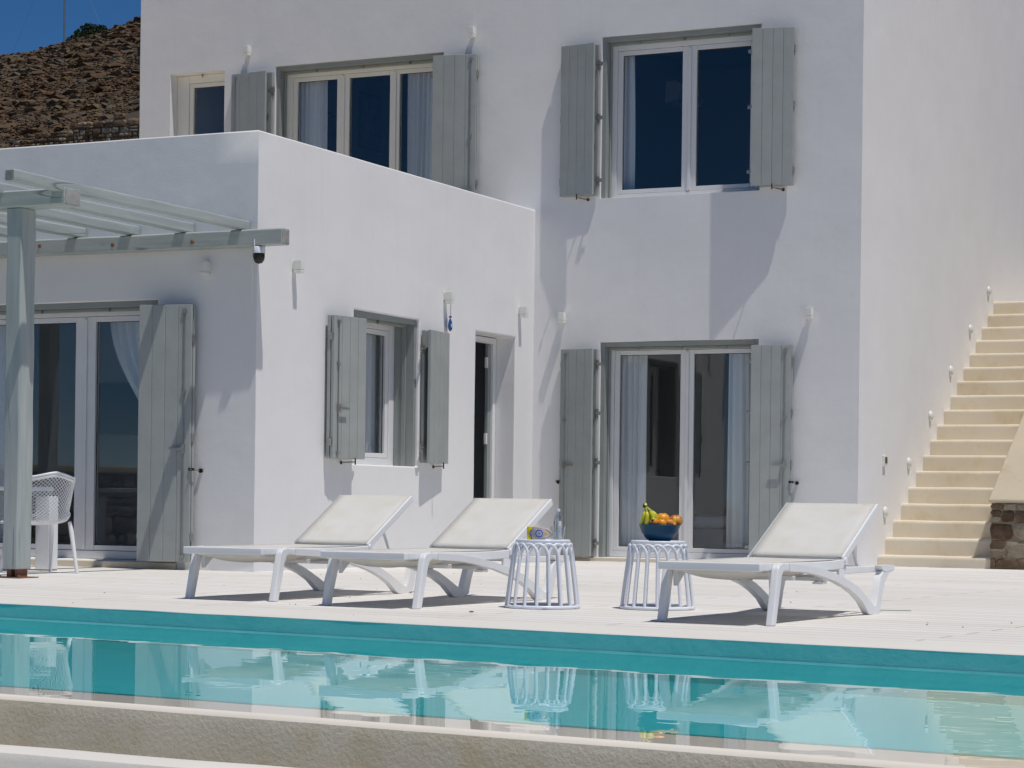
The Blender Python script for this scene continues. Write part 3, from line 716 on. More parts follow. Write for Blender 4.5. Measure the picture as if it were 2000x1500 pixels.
def stones(mb, W, Hh, depth, origin, ux, un, seed, row=(.12, .3), top=None, shade=None, gap=.012, wob=.03):
    """irregular rubble laid in rough courses on a vertical face"""
    r = random.Random(seed); lay = mb.bm.faces.layers.float.new('shade') if 'shade' not in mb.bm.faces.layers.float else mb.bm.faces.layers.float['shade']
    z = 0
    while z < Hh-.02:
        h = min(r.uniform(*row), Hh-z)
        if Hh-z-h < row[0]*.5: h = Hh-z
        x = -r.uniform(0, .2)
        while x < W:
            wd = h*r.uniform(.9, 2.2); x0, x1 = max(0, x), min(W, x+wd); x += wd
            if x1-x0 < .04: continue
            if top is not None and z+h*.5 > top((x0+x1)/2): continue
            parts = [(z, z+h)] if r.random() < .7 or h < .13 else [(z, z+h*.5), (z+h*.5, z+h)]
            for (za, zb) in parts:
                s_h = r.random(); g = gap
                cx, cz = (x0+x1)/2, (za+zb)/2; hw, hh = (x1-x0)/2-g, (zb-za)/2-g; m_ = 12; cz += r.uniform(-.06, .06)*hh; bulge = depth*r.uniform(.5, 1)
                pts = []
                for j in range(m_):
                    an = 2*math.pi*(j+.5)/m_; ca, sa = math.cos(an), math.sin(an); k = 1/max(abs(ca), abs(sa))*.98
                    k = min(k, 1.22)*(1+r.uniform(-.5, .5)*wob*3)
                    pts.append((cx+ca*k*hw, cz+sa*k*hh))
                ring = [[mb.bm.verts.new(Vector(origin)+Vector(ux)*(cx+(px_-cx)*s)+Vector((0, 0, 1))*(cz+(pz-cz)*s)+Vector(un)*(dd+r.uniform(-.1, .1)*depth)) for px_, pz in pts] for s, dd in ((1, -.04), (1, bulge*.5), (.86, bulge), (.45, bulge*1.1))]
                fs = []
                for a_, b_ in zip(ring, ring[1:]):
                    for j in range(m_): fs.append(mb.bm.faces.new((a_[j], a_[(j+1) % m_], b_[(j+1) % m_], b_[j])))
                fs.append(mb.bm.faces.new(ring[-1]))
                for f_ in fs: f_[lay] = s_h
        z += h
nw_ = empty('stone_wall', (-5.6, 23.5, 0), 0, 'rubble stone stair wall with a sloping beige rendered top', 'stone wall')
NI = (5.6, -23.5, 0)
b = MB(); stones(b, 2.9, .70, .03, (-5.62, 23.5, 0), (1, 0, 0), (0, -1, 0), 14, (.09, .32), gap=.001, wob=.10); o = b.build('stones', M['stone'], nw_, smooth=True); o.location = NI
b = MB(); b.box(-5.61, -2.6, 23.49, 24.2, -.05, .705); o = b.build('core', M['mortar'], nw_); o.location = NI
b = MB(); sl_ = .619; Y2 = 29.0
for k in range(16):
    ya, yb = 23.44+(Y2-23.44)*k/16, 23.44+(Y2-23.44)*(k+1)/16
    def rowv(y): 
        z = .745+max(0, (y-23.46))*sl_; return [(x, y, z+.012*noise.noise(Vector((x*1.4, y*1.4, 0)))) for x in [-5.635+(3.0)*i/10 for i in range(11)]]
    A_, B_ = rowv(ya), rowv(yb)
    for i in range(10): b.bm.faces.new([b.bm.verts.new(v) for v in (A_[i], A_[i+1], B_[i+1], B_[i])])
    for i in (0, 10): b.bm.faces.new([b.bm.verts.new(v) for v in (A_[i], B_[i], (B_[i][0], B_[i][1], -.05 if i == 0 and k > 0 else .708), (A_[i][0], A_[i][1], -.05 if i == 0 and k > 0 else .708))])
    if k == 0:
        for i in range(10): b.bm.faces.new([b.bm.verts.new(v) for v in (A_[i], A_[i+1], (A_[i+1][0], A_[i+1][1], .708), (A_[i][0], A_[i][1], .708))])
        for i in range(10): b.bm.faces.new([b.bm.verts.new(v) for v in ((A_[i][0], ya, .708), (A_[i+1][0], ya, .708), (A_[i+1][0], yb, .708), (A_[i][0], yb, .708))])
o = b.build('cap', M['cap'], nw_, weld=True, bevel=.02, seg=3, angle=40); o.location = NI

# ------------------------------------------------------------------ sun loungers
def lounger(loc, rz, label, back=27.5, ang=0):
    t = empty('sun_lounger', loc, rz, label, 'sun lounger', 'white sun loungers by the pool'); kids[t.name] = []
    # frame: front bar, side rails, cross bars under the sling
    b = MB()
    b.box(-.305, .305, 0, .05, .300, .345)
    for s in (-1, 1):
        x0, x1 = sorted((s*.284, s*.305))
        top = [(.051, .345), (.35, .343), (.8, .338), (1.15, .338), (1.35, .345)]; bot = [(.051, .303), (.35, .297), (.8, .285), (1.15, .285), (1.35, .29)]
        b.strip(top, bot, x0, x1)
        b.strip([(1.351, .300), (1.6, .297), (1.98, .293)], [(1.351, .255), (1.6, .255), (1.98, .254)], x0, x1)
        b.strip([(1.27, .29), (1.30, .29), (1.36, .29)], [(1.27, .215), (1.31, .21), (1.36, .20)], x0, x1)
    b.box(-.261, .261, 1.90, 1.97, .250, .290)
    b.box(-.261, .261, .62, .66, .235, .262); b.box(-.261, .261, 1.18, 1.23, .225, .252)
    b.build('frame', M['plastic'], t, bevel=.006)
    # seat sling sags slightly
    b = MB(); nx, ny = 10, 26; g = [[None]*(ny+1) for _ in range(nx+1)]
    for i in range(nx+1):
        for j in range(ny+1):
            x = -.283+.566*i/nx; y = .035+1.325*j/ny; s = (1-(2*i/nx-1)**2)
            z = .3465-.020*s*math.sin(math.pi*min(1, j/ny))-.002*s
            g[i][j] = b.bm.verts.new((x, y, z))
    for i in range(nx):
        for j in range(ny): b.bm.faces.new((g[i][j], g[i+1][j], g[i+1][j+1], g[i][j+1]))
    o = b.build('seat_sling', M['sling'], t, smooth=True); sm = o.modifiers.new('th', 'SOLIDIFY'); sm.thickness = .004
    # loose lower layer under the seat
    b = MB(); g = [[None]*(ny+1) for _ in range(nx+1)]
    for i in range(nx+1):
        for j in range(ny+1):
            x = -.255+.51*i/nx; y = .056+1.17*j/ny; s = (1-(2*i/nx-1)**2)
            z = .302-.055*s**.7*(1-(2*j/ny-1)**8)+.0035*math.sin(y*60+2*x)*s
            g[i][j] = b.bm.verts.new((x, y, z))
    for i in range(nx):
        for j in range(ny): b.bm.faces.new((g[i][j], g[i+1][j], g[i+1][j+1], g[i][j+1]))
    o = b.build('under_sling', M['sling'], t, smooth=True); sm = o.modifiers.new('th', 'SOLIDIFY'); sm.thickness = .004
    # legs: one sloping front leg and one arched rear leg on each side
    for s in (-1, 1):
        x0, x1 = sorted((s*.306, s*.350))
        b = MB(); b.strip([(.335, .338), (.24, .347), (.185, .336), (.16, .305), (.085, .0)], [(.335, .297), (.27, .302), (.235, .29), (.218, .262), (.143, .0)], x0, x1)
        b.build('leg', M['plastic'], t, bevel=.009, seg=3, angle=40)
        b = MB()
        b.strip([(.336, .338), (.6, .326), (.84, .302), (1.08, .268), (1.30, .223), (1.46, .182), (1.59, .132), (1.70, .084), (1.765, .055), (1.79, .05), (1.81, .06), (1.85, .15), (1.885, .225), (1.93, .262), (1.98, .254)],
                [(.336, .297), (.6, .285), (.84, .259), (1.08, .222), (1.30, .175), (1.44, .132), (1.56, .082), (1.68, .004), (1.76, .0), (1.82, .0), (1.885, .02), (1.925, .13), (1.96, .19), (2.04, .245), (2.14, .262)], x0, x1)
        b.strip([(1.895, .297), (2.0, .298), (2.145, .296)], [(1.935, .265), (1.985, .256), (2.143, .264)], x0, x1)
        b.build('leg', M['plastic'], t, bevel=.009, seg=3, angle=40)
        b = MB(); b.strip([(.20, .30), (.24, .297), (.30, .296)], [(.21, .20), (.235, .22), (.31, .27)], *sorted((s*.275, s*.304)))
        b.build('gusset', M['plastic'], t, bevel=.004)
    # backrest hinged at y=1.36
    br = MB(); a = R_(back); L_ = .70
    mt = Matrix.Translation((0, 1.338, .340)) @ Matrix.Rotation(a, 4, 'X')
    for s in (-1, 1): br.box(*sorted((s*.288, s*.305)), 0, L_, -.028, .022, mt)
    br.box(-.2875, .2875, L_-.018, L_, -.028, .021, mt); br.box(-.2875, .2875, .0, .035, -.028, .006, mt)
    fo = br.build('backrest', M['plastic'], t, bevel=.006)
    b = MB(); g = [[None]*13 for _ in range(11)]
    for i in range(11):
        for j in range(13):
            s = (1-(i/5-1)**2); g[i][j] = b.bm.verts.new(mt @ Vector((-.293+.586*i/10, -.004+(L_-.012)*j/12, .0225-.015*s*math.sin(math.pi*j/12))))
    for i in range(10):
        for j in range(12): b.bm.faces.new((g[i][j], g[i+1][j], g[i+1][j+1], g[i][j+1]))
    o = b.build('back_sling', M['sling'], fo, smooth=True); o.modifiers.new('th', 'SOLIDIFY').thickness = .004
    b = MB()
    for s in (-1, 1):
        p = mt @ Vector((0, .30, -.02)); b.tube([(s*.25, p.y, p.z), (s*.25, p.y+.13, .27)], .010, 8)
    p = mt @ Vector((0, .30, -.02)); b.tube([(-.25, p.y+.125, .275), (.25, p.y+.125, .275)], .009, 8)
    b.build('prop_bar', M['plastic'], t, smooth=True)
    b = MB()
    for s in (-1, 1):
        b.lathe([(0, -.01), (.02, -.01), (.022, 0), (.02, .008), (0, .008)], 16, (s*.309, 1.357, .335), 'X')
        b.box(*sorted((s*.20, s*.258)), 1.335, 1.36, .347, .357)
    b.build('pivot', M['plastic'], t, smooth=True)
    b = MB(); b.box(-.02, .30, 1.0, 1.10, .222, .246); b.box(.24, .305, .98, 1.06, .205, .221); b.build('tray_stop', M['plastic'], t, bevel=.004)
    return t
lounger((-7.89, 12.10, 0), R_(-1.5), 'white sun lounger with cream sling, the far left of three, nearest the annex corner', 29)
lounger((-6.725, 11.88, 0), R_(-2.7), 'white sun lounger with cream sling, standing left of the side table with the mugs', 28)
lounger((-4.315, 11.50, 0), R_(-2.7), 'white sun lounger with stained cream sling, standing right of the fruit bowl table', 27.5)

# ------------------------------------------------------------------ side tables
def side_table(loc, rz, label):
    t = empty('side_table', loc, rz, label, 'side table', 'round white side tables with arched ribs')
    N_ = 18; H_ = .43
    rad = lambda z: .228-(.228-.172)*(z/H_)**1.15
    b = MB()
    b.tube([(.228*math.cos(2*math.pi*i/48), .228*math.sin(2*math.pi*i/48), .012) for i in range(48)], .0115, 8, closed=True)
    b.build('base_ring', M['bluewhite'], t, smooth=True)
    b = MB(); b.lathe([(0, .405), (.155, .405), (.166, .410), (.172, .418), (.172, .426), (.167, .431), (.158, .431), (.154, .427), (0, .427)], 48)
    b.build('tabletop', M['bluewhite'], t, smooth=True)
    b = MB(); zs2 = .30; zt = .403
    for i in range(N_):
        a0 = 2*math.pi*i/N_
        P_ = lambda a, z, out=0: ((rad(z)+out)*math.cos(a), (rad(z)+out)*math.sin(a), z)
        b.tube([P_(a0, z) for z in (.012, .08, .16, .24, zs2)], [.0105, .0105, .0105, .0108, .0105], 8)
        for k in range(1):
            a1 = a0+2*math.pi*2/N_; pts = []
            for q_ in range(17):
                th = math.pi*q_/16; a = (a0+a1)/2-math.cos(th)*(a1-a0)/2; z = zs2+(zt-zs2)*math.sin(th)**.8
                pts.append(P_(a, z, .0015 if q_ > 8 else -.0015))
            b.tube(pts, .0098, 8)
    b.build('ribs', M['bluewhite'], t, smooth=True)
    return t
T1, T2 = Vector((-5.84, 12.62, 0)), Vector((-5.205, 12.97, 0))
side_table(T1, .1, 'pale round side table with arched ribs, carrying mugs, tumbler and bottle')
side_table(T2, .2, 'pale round side table with arched ribs, carrying the blue fruit bowl')
TZ = .431
def on(T, lat, dep, z=0): return T+Rv*lat+Fv*dep+Vector((0, 0, TZ-.004+z))
# mugs
def mug(loc, rz, body, label, hw):
    t = empty('mug', loc, rz, label, 'mug')
    b = MB(); b.lathe([(0, 0), (.036, 0), (.04, .004), (.041, .03), (.041, .082), (.0395, .0835), (.038, .082), (.038, .012), (0, .010)], 32); b.build('cup', body, t, smooth=True)
    b = MB(); b.tube([(  .037+.041*math.sin(math.pi*k/12)**.8, 0, 0.070-.056*k/12+0*math.cos(k)) for k in range(13)], [.0082]*13, 8)
    b.build('handle', body, t, smooth=True)
    # printed eye on the side away from the handle's axis, wrapped on the cup
    for rr, mt, off in ((.0245, M['evilblue'], .0004), (.0178, M['evilpale'], .0008), (.0125, M['evilblue'], .0012), (.0112, M['evilpale'], .0016), (.0075, M['evilblue'], .0019), (.0066, M['ochre'], .0022)):
        b = MB(); cen = None; n_ = 26; vs = []
        def W(u, v): a = -math.pi/2+u/.041; r = .0412+off; return (r*math.cos(a), r*math.sin(a), .042+v)
        c0 = b.bm.verts.new(W(0, 0)); ring1 = [b.bm.verts.new(W(.5*rr*math.cos(2*math.pi*j/n_), .5*rr*math.sin(2*math.pi*j/n_))) for j in range(n_)]
        ring2 = [b.bm.verts.new(W(rr*math.cos(2*math.pi*j/n_)*(1+.04*math.sin(2*j)), rr*math.sin(2*math.pi*j/n_))) for j in range(n_)]
        for j in range(n_):
            k = (j+1) % n_; b.bm.faces.new((c0, ring1[j], ring1[k])); b.bm.faces.new((ring1[j], ring2[j], ring2[k], ring1[k]))
        b.build('eye_print', mt, t, smooth=True)
    b = MB()
    for j in range(12):
        an = 2*math.pi*j/12+.2; u, v = .0325*math.cos(an), .0325*math.sin(an); tu, tv = -math.sin(an)*.0035, math.cos(an)*.0035; nu, nv = math.cos(an)*.0011, math.sin(an)*.0011
        def W(u, v): a = -math.pi/2+u/.041; r = .0415; return (r*math.cos(a), r*math.sin(a), .042+v)
        b.bm.faces.new([b.bm.verts.new(W(*p)) for p in ((u-tu-nu, v-tv-nv), (u+tu-nu, v+tv-nv), (u+tu+nu, v+tv+nv), (u-tu+nu, v-tv+nv))])
    b.build('lash_marks', M['black'], t)
    return t
mug(on(T1, -.030, -.095), YAW+.05, M['mauve'], 'mauve grey mug printed with a blue eye, handle to the right', .03)
mug(on(T1, -.062, -.015), YAW-.05, M['yellow'], 'bright yellow mug printed with an eye, half hidden behind the mauve mug', .03)
t = empty('tumbler', on(T1, .085, -.06), 0, 'clear glass tumbler on the side table between the mugs and the bottle', 'glass')
b = MB(); b.lathe([(0, .0), (.038, .0), (.041, .006), (.052, .088), (.0505, .088), (.040, .016), (.03, .012), (0, .012)], 32); b.build('glass_body', M['thin'], t, smooth=True)
t = empty('water_bottle', on(T1, .092, .06), 0, 'clear glass water bottle with a silver cap, tallest thing on its table', 'bottle')
b = MB(); b.lathe([(0, 0), (.026, 0), (.030, .005), (.030, .128), (.028, .145), (.016, .160), (.0125, .166), (.0125, .178), (0, .178)], 28)
b.build('bottle_glass', M['bottle'], t, smooth=True)
b = MB(); b.lathe([(0, .004), (.024, .004), (.0275, .008), (.0275, .120), (0, .120)], 24)
m, N, L, P = newmat('still_water'); P.inputs['Base Color'].default_value = (.93, .96, 1, 1); P.inputs['Transmission Weight'].default_value = 1; P.inputs['Roughness'].default_value = 0; P.inputs['IOR'].default_value = 1.33
b.build('bottle_water', m, t, smooth=True)
b = MB(); b.lathe([(0, .179), (.0142, .179), (.0142, .193), (.012, .196), (0, .196)], 20); b.build('bottle_cap', paint('silver_cap', (.62, .68, .80), .3, .03, 0), t, smooth=True)

# bowl and fruit
B0 = on(T2, .008, -.02)
t = empty('fruit_bowl', B0, 0, 'petrol blue round bowl heaped with fruit on the side table', 'bowl')
b = MB(); b.lathe([(0, 0), (.062, 0), (.068, .004), (.094, .026), (.116, .058), (.128, .098), (.133, .104), (.131, .106), (.124, .102), (.111, .060), (.088, .03), (.06, .012), (0, .010)], 48)
b.build('bowl_shell', M['bowl'], t, smooth=True)
def sph(name, lat, dep, z, r, mat, label, cat, sq=1.0, crease=False, stem=False):
    t = empty(name, B0+Rv*lat+Fv*dep+Vector((0, 0, z)), 0, label, cat)
    b = MB(); bmesh.ops.create_icosphere(b.bm, subdivisions=4, radius=r)
    for v in b.bm.verts:
        d_ = v.co.normalized(); k = 1-.06*max(0, d_.z)**8
        if crease: k -= .09*math.exp(-((math.atan2(d_.y, d_.x)-(-1.2))/.22)**2)*(1-abs(d_.z)*.3)
        k += .012*noise.noise(d_*2+Vector((lat*50, 0, 0))); v.co = Vector((v.co.x*k, v.co.y*k, v.co.z*k*sq))
    b.build('skin', mat, t, smooth=True)
    b = MB(); b.lathe([(0, 0), (.0035, .0), (.003, .003), (0, .004)], 8, (r*.25, -r*.35, r*.86*sq)); b.build('stem_scar', M['stem'], t)
    return t
sph('orange', .018, .00, .138, .046, M['orange'], 'largest orange, at the top centre of the bowl', 'orange', .93)
sph('orange', -.040, -.062, .118, .030, M['apricot'], 'small blushed orange fruit beside the bananas', 'orange')
sph('orange', .008, -.075, .113, .030, M['orange'], 'small bright orange at the front middle of the bowl', 'orange')
sph('orange', .056, -.065, .116, .027, M['apricot'], 'small yellowish apricot right of the front middle orange', 'apricot', 1, True)
sph('orange', .078, -.045, .102, .024, M['orange'], 'orange low at the bowl rim under the nectarine', 'orange')
sph('nectarine', .100, .00, .128, .043, M['peach'], 'red and yellow nectarine overhanging the right side of the bowl', 'nectarine', 1, True)
for la, de, nm_ in ((-.03, .05, 'at the back'), (.05, .05, 'at the right back'), (-.06, -.01, 'in the left'), (0, -.02, 'in the middle')):
    sph('orange', la, de, .07, .036, M['orange'], 'orange buried underneath the other fruit, %s of the bowl' % nm_, 'orange')
bt = empty('banana_bunch', B0+Rv*(-.095)+Fv*(-.02)+Vector((0, 0, .222)), YAW, 'bunch of greenish yellow bananas standing in the left of the bowl', 'bananas')
ends = [(-.022, -.01, -.105, -.012), (.0, -.042, -.108, -.02), (.038, -.045, -.100, -.01), (.060, -.010, -.098, .02), (.03, .03, -.10, .0)]
for i, (ex, ey, ez, bo) in enumerate(ends):
    pts = []; rs = []
    for k in range(15):
        u = k/14; x = ex*u*1.15+(.012+.3*ex)*math.sin(math.pi*u); y = ey*u*1.1-.016*math.sin(math.pi*u); z = ez*u*1.22
        if i == 2 and u > .7: y -= .02*(u-.7)/.3; z += .035*(u-.7)/.3
        pts.append((x, y, z)); rs.append(.0055+.0005*k if u < .30 else (.0165*min(1, .58+(u-.30)*4.5) if u < .86 else .0165*(1-((u-.86)/.15)**2*.75)))
    b = MB(); b.tube(pts, rs, 6); o = b.build('banana', M['banana'], bt, smooth=True)
    o.modifiers.new('sub', 'SUBSURF').render_levels = 1
    b = MB(); b.tube([pts[-1], (pts[-1][0]+.001, pts[-1][1]-.003, pts[-1][2]-.003)], .006, 8); b.build('banana_tip', M['stem'], o)
    b = MB(); b.tube(pts[:5], [r*1.04 for r in rs[:5]], 8); b.build('banana_stalk', M['bananastem'], o, smooth=True)
b = MB(); b.tube([(-.004, .002, -.012), (.0, .0, .004), (.003, -.002, .012)], [.011, .014, .012], 10); b.build('crown', M['stem'], bt, smooth=True)
b = MB(); b.tube([(.003, -.010, .009), (.003, -.0125, .0105)], .009, 10); b.build('cut_end', M['banana'], bt)

# ------------------------------------------------------------------ dining set under the pergola
def chair(loc, rz, label):
    """local: +y is the direction the sitter faces; seat at z=.44"""
    t = empty('dining_chair', loc, rz, label, 'chair', 'white mesh dining chairs under the pergola')
    def shell(u, v):      # u -1..1 across, v 0..1 from front edge of seat to top of the back
        if v < .45:
            k = v/.45; y = .25-.42*k; z = .44-.02*math.sin(math.pi*k)-.01; wdt = .235-.01*k; lift = .05*abs(u)**3*k
        elif v < .6:
            k = (v-.45)/.15; a = k*math.pi*.45; y = -.17-.075*math.sin(a); z = .43+.075*(1-math.cos(a)); wdt = .225+.01*k; lift = .05*abs(u)**3
        else:
            k = (v-.6)/.4; y = -.244-.085*k; z = .493+.35*k-.035*math.cos(u*math.pi*.9)*k*(.5)-.02*abs(u)*k; wdt = .235+.02*k; lift = 0
        yy = y+(.17*abs(u)**2.4*max(0, min(1, (v-.35)/.3)))
        return Vector((u*wdt, yy, z+lift+(.03*math.cos(u*math.pi)*k if v >= .6 else 0)))
    # diagonal lattice as fine bars
    b = MB(); nn_ = 15; vv = 26
    for s in (-1, 1):
        for i in range(-vv, nn_+vv):
            pts = []
            for j in range(vv*2+1):
                u = -1+2*(i+s*j*.5*1.0+(0 if s > 0 else vv*.0))/nn_; v = .03+.94*j/(vv*2)
                if -1 <= u <= 1: pts.append(shell(u, v))
            if len(pts) > 2: b.tube(pts, .0036, 4, cap=False)
    b.build('mesh_shell', M['plastic'], t, smooth=True)
    b = MB(); rim = [shell(-1, v/20) for v in range(20)]+[shell(-1+u/8, 1) for u in range(16)]+[shell(1, 1-v/20) for v in range(20)]+[shell(1-u/4, 0) for u in range(8)]
    b.tube(rim, .012, 8, closed=True)
    top = [shell(-1+u/8, .975) for u in range(17)]; b.tube(top, .014, 8)
    b.build('rim', M['plastic'], t, smooth=True)
    for sx, sy in ((-1, 1), (1, 1), (-1, -1), (1, -1)):
        b = MB(); b.tube([(sx*.195, sy*.17-.03, .44), (sx*.205, sy*.185-.03, .36), (sx*.235, sy*.25-.02, .0)], [.015, .020, .015], 10)
        b.build('leg', M['plastic'], t, smooth=True)
    return t
chair((-11.86, 15.33, 0), R_(64), 'white mesh backed plastic chair, whole one right of the pergola post')
chair((-12.62, 14.72, 0), R_(38), 'white mesh backed plastic chair cut by the left edge of the photo')
t = empty('dining_table', (-12.75, 15.95, 0), 0, 'white dining table behind the mesh chair under the pergola', 'table')
b = MB(); b.box(-.95, .58, -.95, .0, .70, .74); b.build('tabletop', M['plastic'], t, bevel=.01)
b = MB(); b.box(-.94, .57, -.94, -.01, .655, .698); b.build('apron', M['lining'], t)
for sx in (-.76, .645-.05):
    b = MB(); b.box(sx-.075, sx+.075, -.18, -.05, .012, .655); b.build('leg', M['plastic'], t, bevel=.006)
    b = MB(); b.box(sx-.07, sx+.07, -.175, -.055, .0, .012); b.build('foot', M['lining'], t)

# ------------------------------------------------------------------ curtains and things inside the rooms
def curtain(x0, x1, y, z0, z1, label, folds=6, gather=0, ax='x', amp=.028, seed=0):
    b = MB(); nu, nv = folds*8, 24; g = []
    for i in range(nu+1):
        row = []
        for j in range(nv+1):
            k = j/nv; u = i/nu; z = z1+(z0-z1)*k
            a, e = x0, x1
            if gather:   # tied back towards x1 (gather>0) or x0
                pull = math.sin(min(1, k/.72)*math.pi/2)**2.2 if k < .72 else 1-.25*(k-.72)/.28
                if gather > 0: a = x0+(x1-x0)*gather*pull
                else: e = x1+(x1-x0)*gather*pull
            p = a+(e-a)*u+.008*math.sin(k*3+seed+u*9); dy = amp*math.sin(u*folds*2*math.pi+.7*math.sin(k*2.5+seed)+seed)*(.55+.45*math.sin(u*11+seed))
            row.append(b.bm.verts.new((p, y+dy, z) if ax == 'x' else (y+dy, p, z)))
        g.append(row)
    for i in range(nu):
        for j in range(nv): b.bm.faces.new((g[i][j], g[i+1][j], g[i+1][j+1], g[i][j+1]))
    o = b.build('curtain', M['curtain'], smooth=True); o.modifiers.new('th', 'SOLIDIFY').thickness = .003
    return tag(o, label, 'curtain', 'sheer white curtains behind the glass')
yc = YF+.345
curtain(-9.80, -9.42, yc, .1, 2.4, 'sheer white curtain at the left of the ground floor facade door', 6, seed=1)
curtain(-8.46, -7.95, yc, .1, 2.4, 'sheer white curtain at the right of the ground floor facade door', 7, seed=2)
curtain(-9.86, -9.62, yc, 4.0, 5.75, 'narrow sheer curtain at the left of the upper facade window', 3, seed=3)
curtain(-14.06, -13.63, yc, 3.0, 5.8, 'sheer curtain in the left leaf of the upper terrace door', 7, seed=4)
curtain(-12.52, -11.9, yc, 3.0, 5.8, 'sheer curtain in the right pane of the upper terrace door', 9, seed=5)
curtain(-12.58, -11.70, YA+.42, .1, 2.4, 'sheer curtain swept aside in the annex door behind its shutter', 7, gather=.8, seed=6)
curtain(-14.4, -13.75, YA+.42, .1, 2.4, 'sheer curtain behind the annex door at the left edge', 6, seed=8)
curtain(19.25, 19.84, XA-.42, .95, 2.45, 'sheer white curtain behind the small annex side window', 6, ax='y', seed=7)
def picture(x, y, z, w_, h_, ax, label, col):
    t = empty('picture', (x, y, z), 0 if ax == 'x' else R_(90), label, 'picture')
    b = MB(); fr = .025
    b.box(-w_/2, w_/2, -.02, 0, h_/2-fr, h_/2); b.box(-w_/2, w_/2, -.02, 0, -h_/2, -h_/2+fr); b.box(-w_/2, -w_/2+fr, -.02, 0, -h_/2+fr, h_/2-fr); b.box(w_/2-fr, w_/2, -.02, 0, -h_/2+fr, h_/2-fr)
    b.build('picture_frame', M['black'], t); b = MB(); b.box(-w_/2+fr, w_/2-fr, -.008, -.004, -h_/2+fr, h_/2-fr); b.build('print', col, t)
picture(-14.57, 25.79, 5.69, .57, .74, 'y', 'dark framed poster on the room wall behind the terrace door', M['poster'])
picture(-14.57, 25.79, 4.80, .57, .74, 'y', 'lower dark framed print on the room wall behind the terrace door', M['poster'])
picture(-14.57, 24.80, 5.33, .30, .62, 'y', 'narrow framed print deep in the room behind the terrace door', M['poster'])
t = empty('air_conditioner', (-10.59, 26.85, 5.93), 0, 'white air conditioner high on the room wall behind the upper window', 'air conditioner')
b = MB(); b.prism([(0, .14), (.15, .14), (.20, .10), (.21, 0), (.17, -.10), (0, -.14)], -.42, .42, 'Y'); o = b.build('casing', M['plastic'], t, bevel=.012)
b = MB(); b.box(.15, .20, -.38, .38, -.115, -.105); b.build('louvre', M['lining'], t)
t = empty('bed', (-9.2, 24.9, 0), 0, 'low white bed with rumpled linen behind the ground floor glass door', 'bed')
b = MB(); b.box(-.7, 1.3, -.7, 1.3, .06, .36); b.build('base', M['room'], t, bevel=.02)
b = MB(); nx = 20
g = [[b.bm.verts.new((-.72+2.04*i/nx, -.72+2.04*j/nx, .37+.13+.05*noise.noise(Vector((i*.33, j*.33, 0))))) for j in range(nx+1)] for i in range(nx+1)]
for i in range(nx):
    for j in range(nx): b.bm.faces.new((g[i][j], g[i+1][j], g[i+1][j+1], g[i][j+1]))
o = b.build('linen', M['linen'], t, smooth=True); sm = o.modifiers.new('th', 'SOLIDIFY'); sm.thickness = .12
t = empty('screen', (-14.6, 20.55, 1.64), 0, 'dark flat screen on the far wall behind the annex glass door', 'television')
b = MB(); b.box(-.63, .63, -.05, 0, -.29, .29); b.build('panel', M['tv'], t, bevel=.006); b = MB(); b.box(-.3, .3, .0, .1, -.2, .2); b.build('wall_bracket', M['black'], t)

# low stone terrace wall west of the pergola (mirrored in the annex door)
lw = empty('terrace_wall', (-17.5, 10, 0), 0, 'low rubble terrace wall with a beige top seen mirrored in the annex door', 'stone wall')
b = MB(); stones(b, 12, .95, .07, (-17.5, 5.5, 0), (0, 1, 0), (1, 0, 0), 21, (.12, .32)); o = b.build('stones', M['stone'], lw, smooth=True); o.location = (17.5, -10, 0)
b = MB(); b.box(-17.9, -17.51, 5.5, 17.5, -.4, .95); o = b.build('core', M['mortar'], lw); o.location = (17.5, -10, 0)
b = MB(); b.box(-17.95, -17.40, 5.45, 17.5, .955, 1.05); o = b.build('cap', M['cap'], lw, bevel=.02); o.location = (17.5, -10, 0)

# ------------------------------------------------------------------ hillside
def hz(x, y):
    rid = 32.9+.155*(x*129/max(y, 40)+98)
    base = 7.2+(rid-7.2)*(y-40)/89
    if y < 40: base = 7.2-(40-y)*.62
    if y > 129: base = rid-(y-129)*.35
    return base+.35*noise.noise(Vector((x*.12, y*.1, 2)))*min(1, max(0, (y-50)/30))+.28*noise.noise(Vector((x*.22, y*.22, 0)))
b = MB(); nx, ny = 150, 110; lay = b.bm.faces.layers.float.new('shade')
g = [[b.bm.verts.new((-150+200*i/nx, 31.5+130*j/ny, hz(-150+200*i/nx, 31.5+130*j/ny))) for j in range(ny+1)] for i in range(nx+1)]
for i in range(nx):
    for j in range(ny): b.bm.faces.new((g[i][j], g[i+1][j], g[i+1][j+1], g[i][j+1]))
tag(b.build('hill', M['hill'], smooth=True), kind='structure')
b = MB(); lay = b.bm.faces.layers.float.new('shade'); rs = random.Random(3)
tmp = bmesh.new(); bmesh.ops.create_icosphere(tmp, subdivisions=1, radius=1); tmp.verts.ensure_lookup_table()
tv = [v.co.copy() for v in tmp.verts]; tf = [[v.index for v in f.verts] for f in tmp.faces]; tmp.free()
def clump(bm, lay, p, r, sh, rs, flat=.36):
    vs = [bm.verts.new(p+Vector((v.x*r*(1+rs.uniform(-.3, .3)), v.y*r*(1+rs.uniform(-.3, .3)), v.z*r*flat*(1+rs.uniform(-.3, .3))))) for v in tv]
    for f_ in tf: bm.faces.new([vs[i] for i in f_])[lay] = sh+rs.uniform(-.03, .03)
cnt = 0
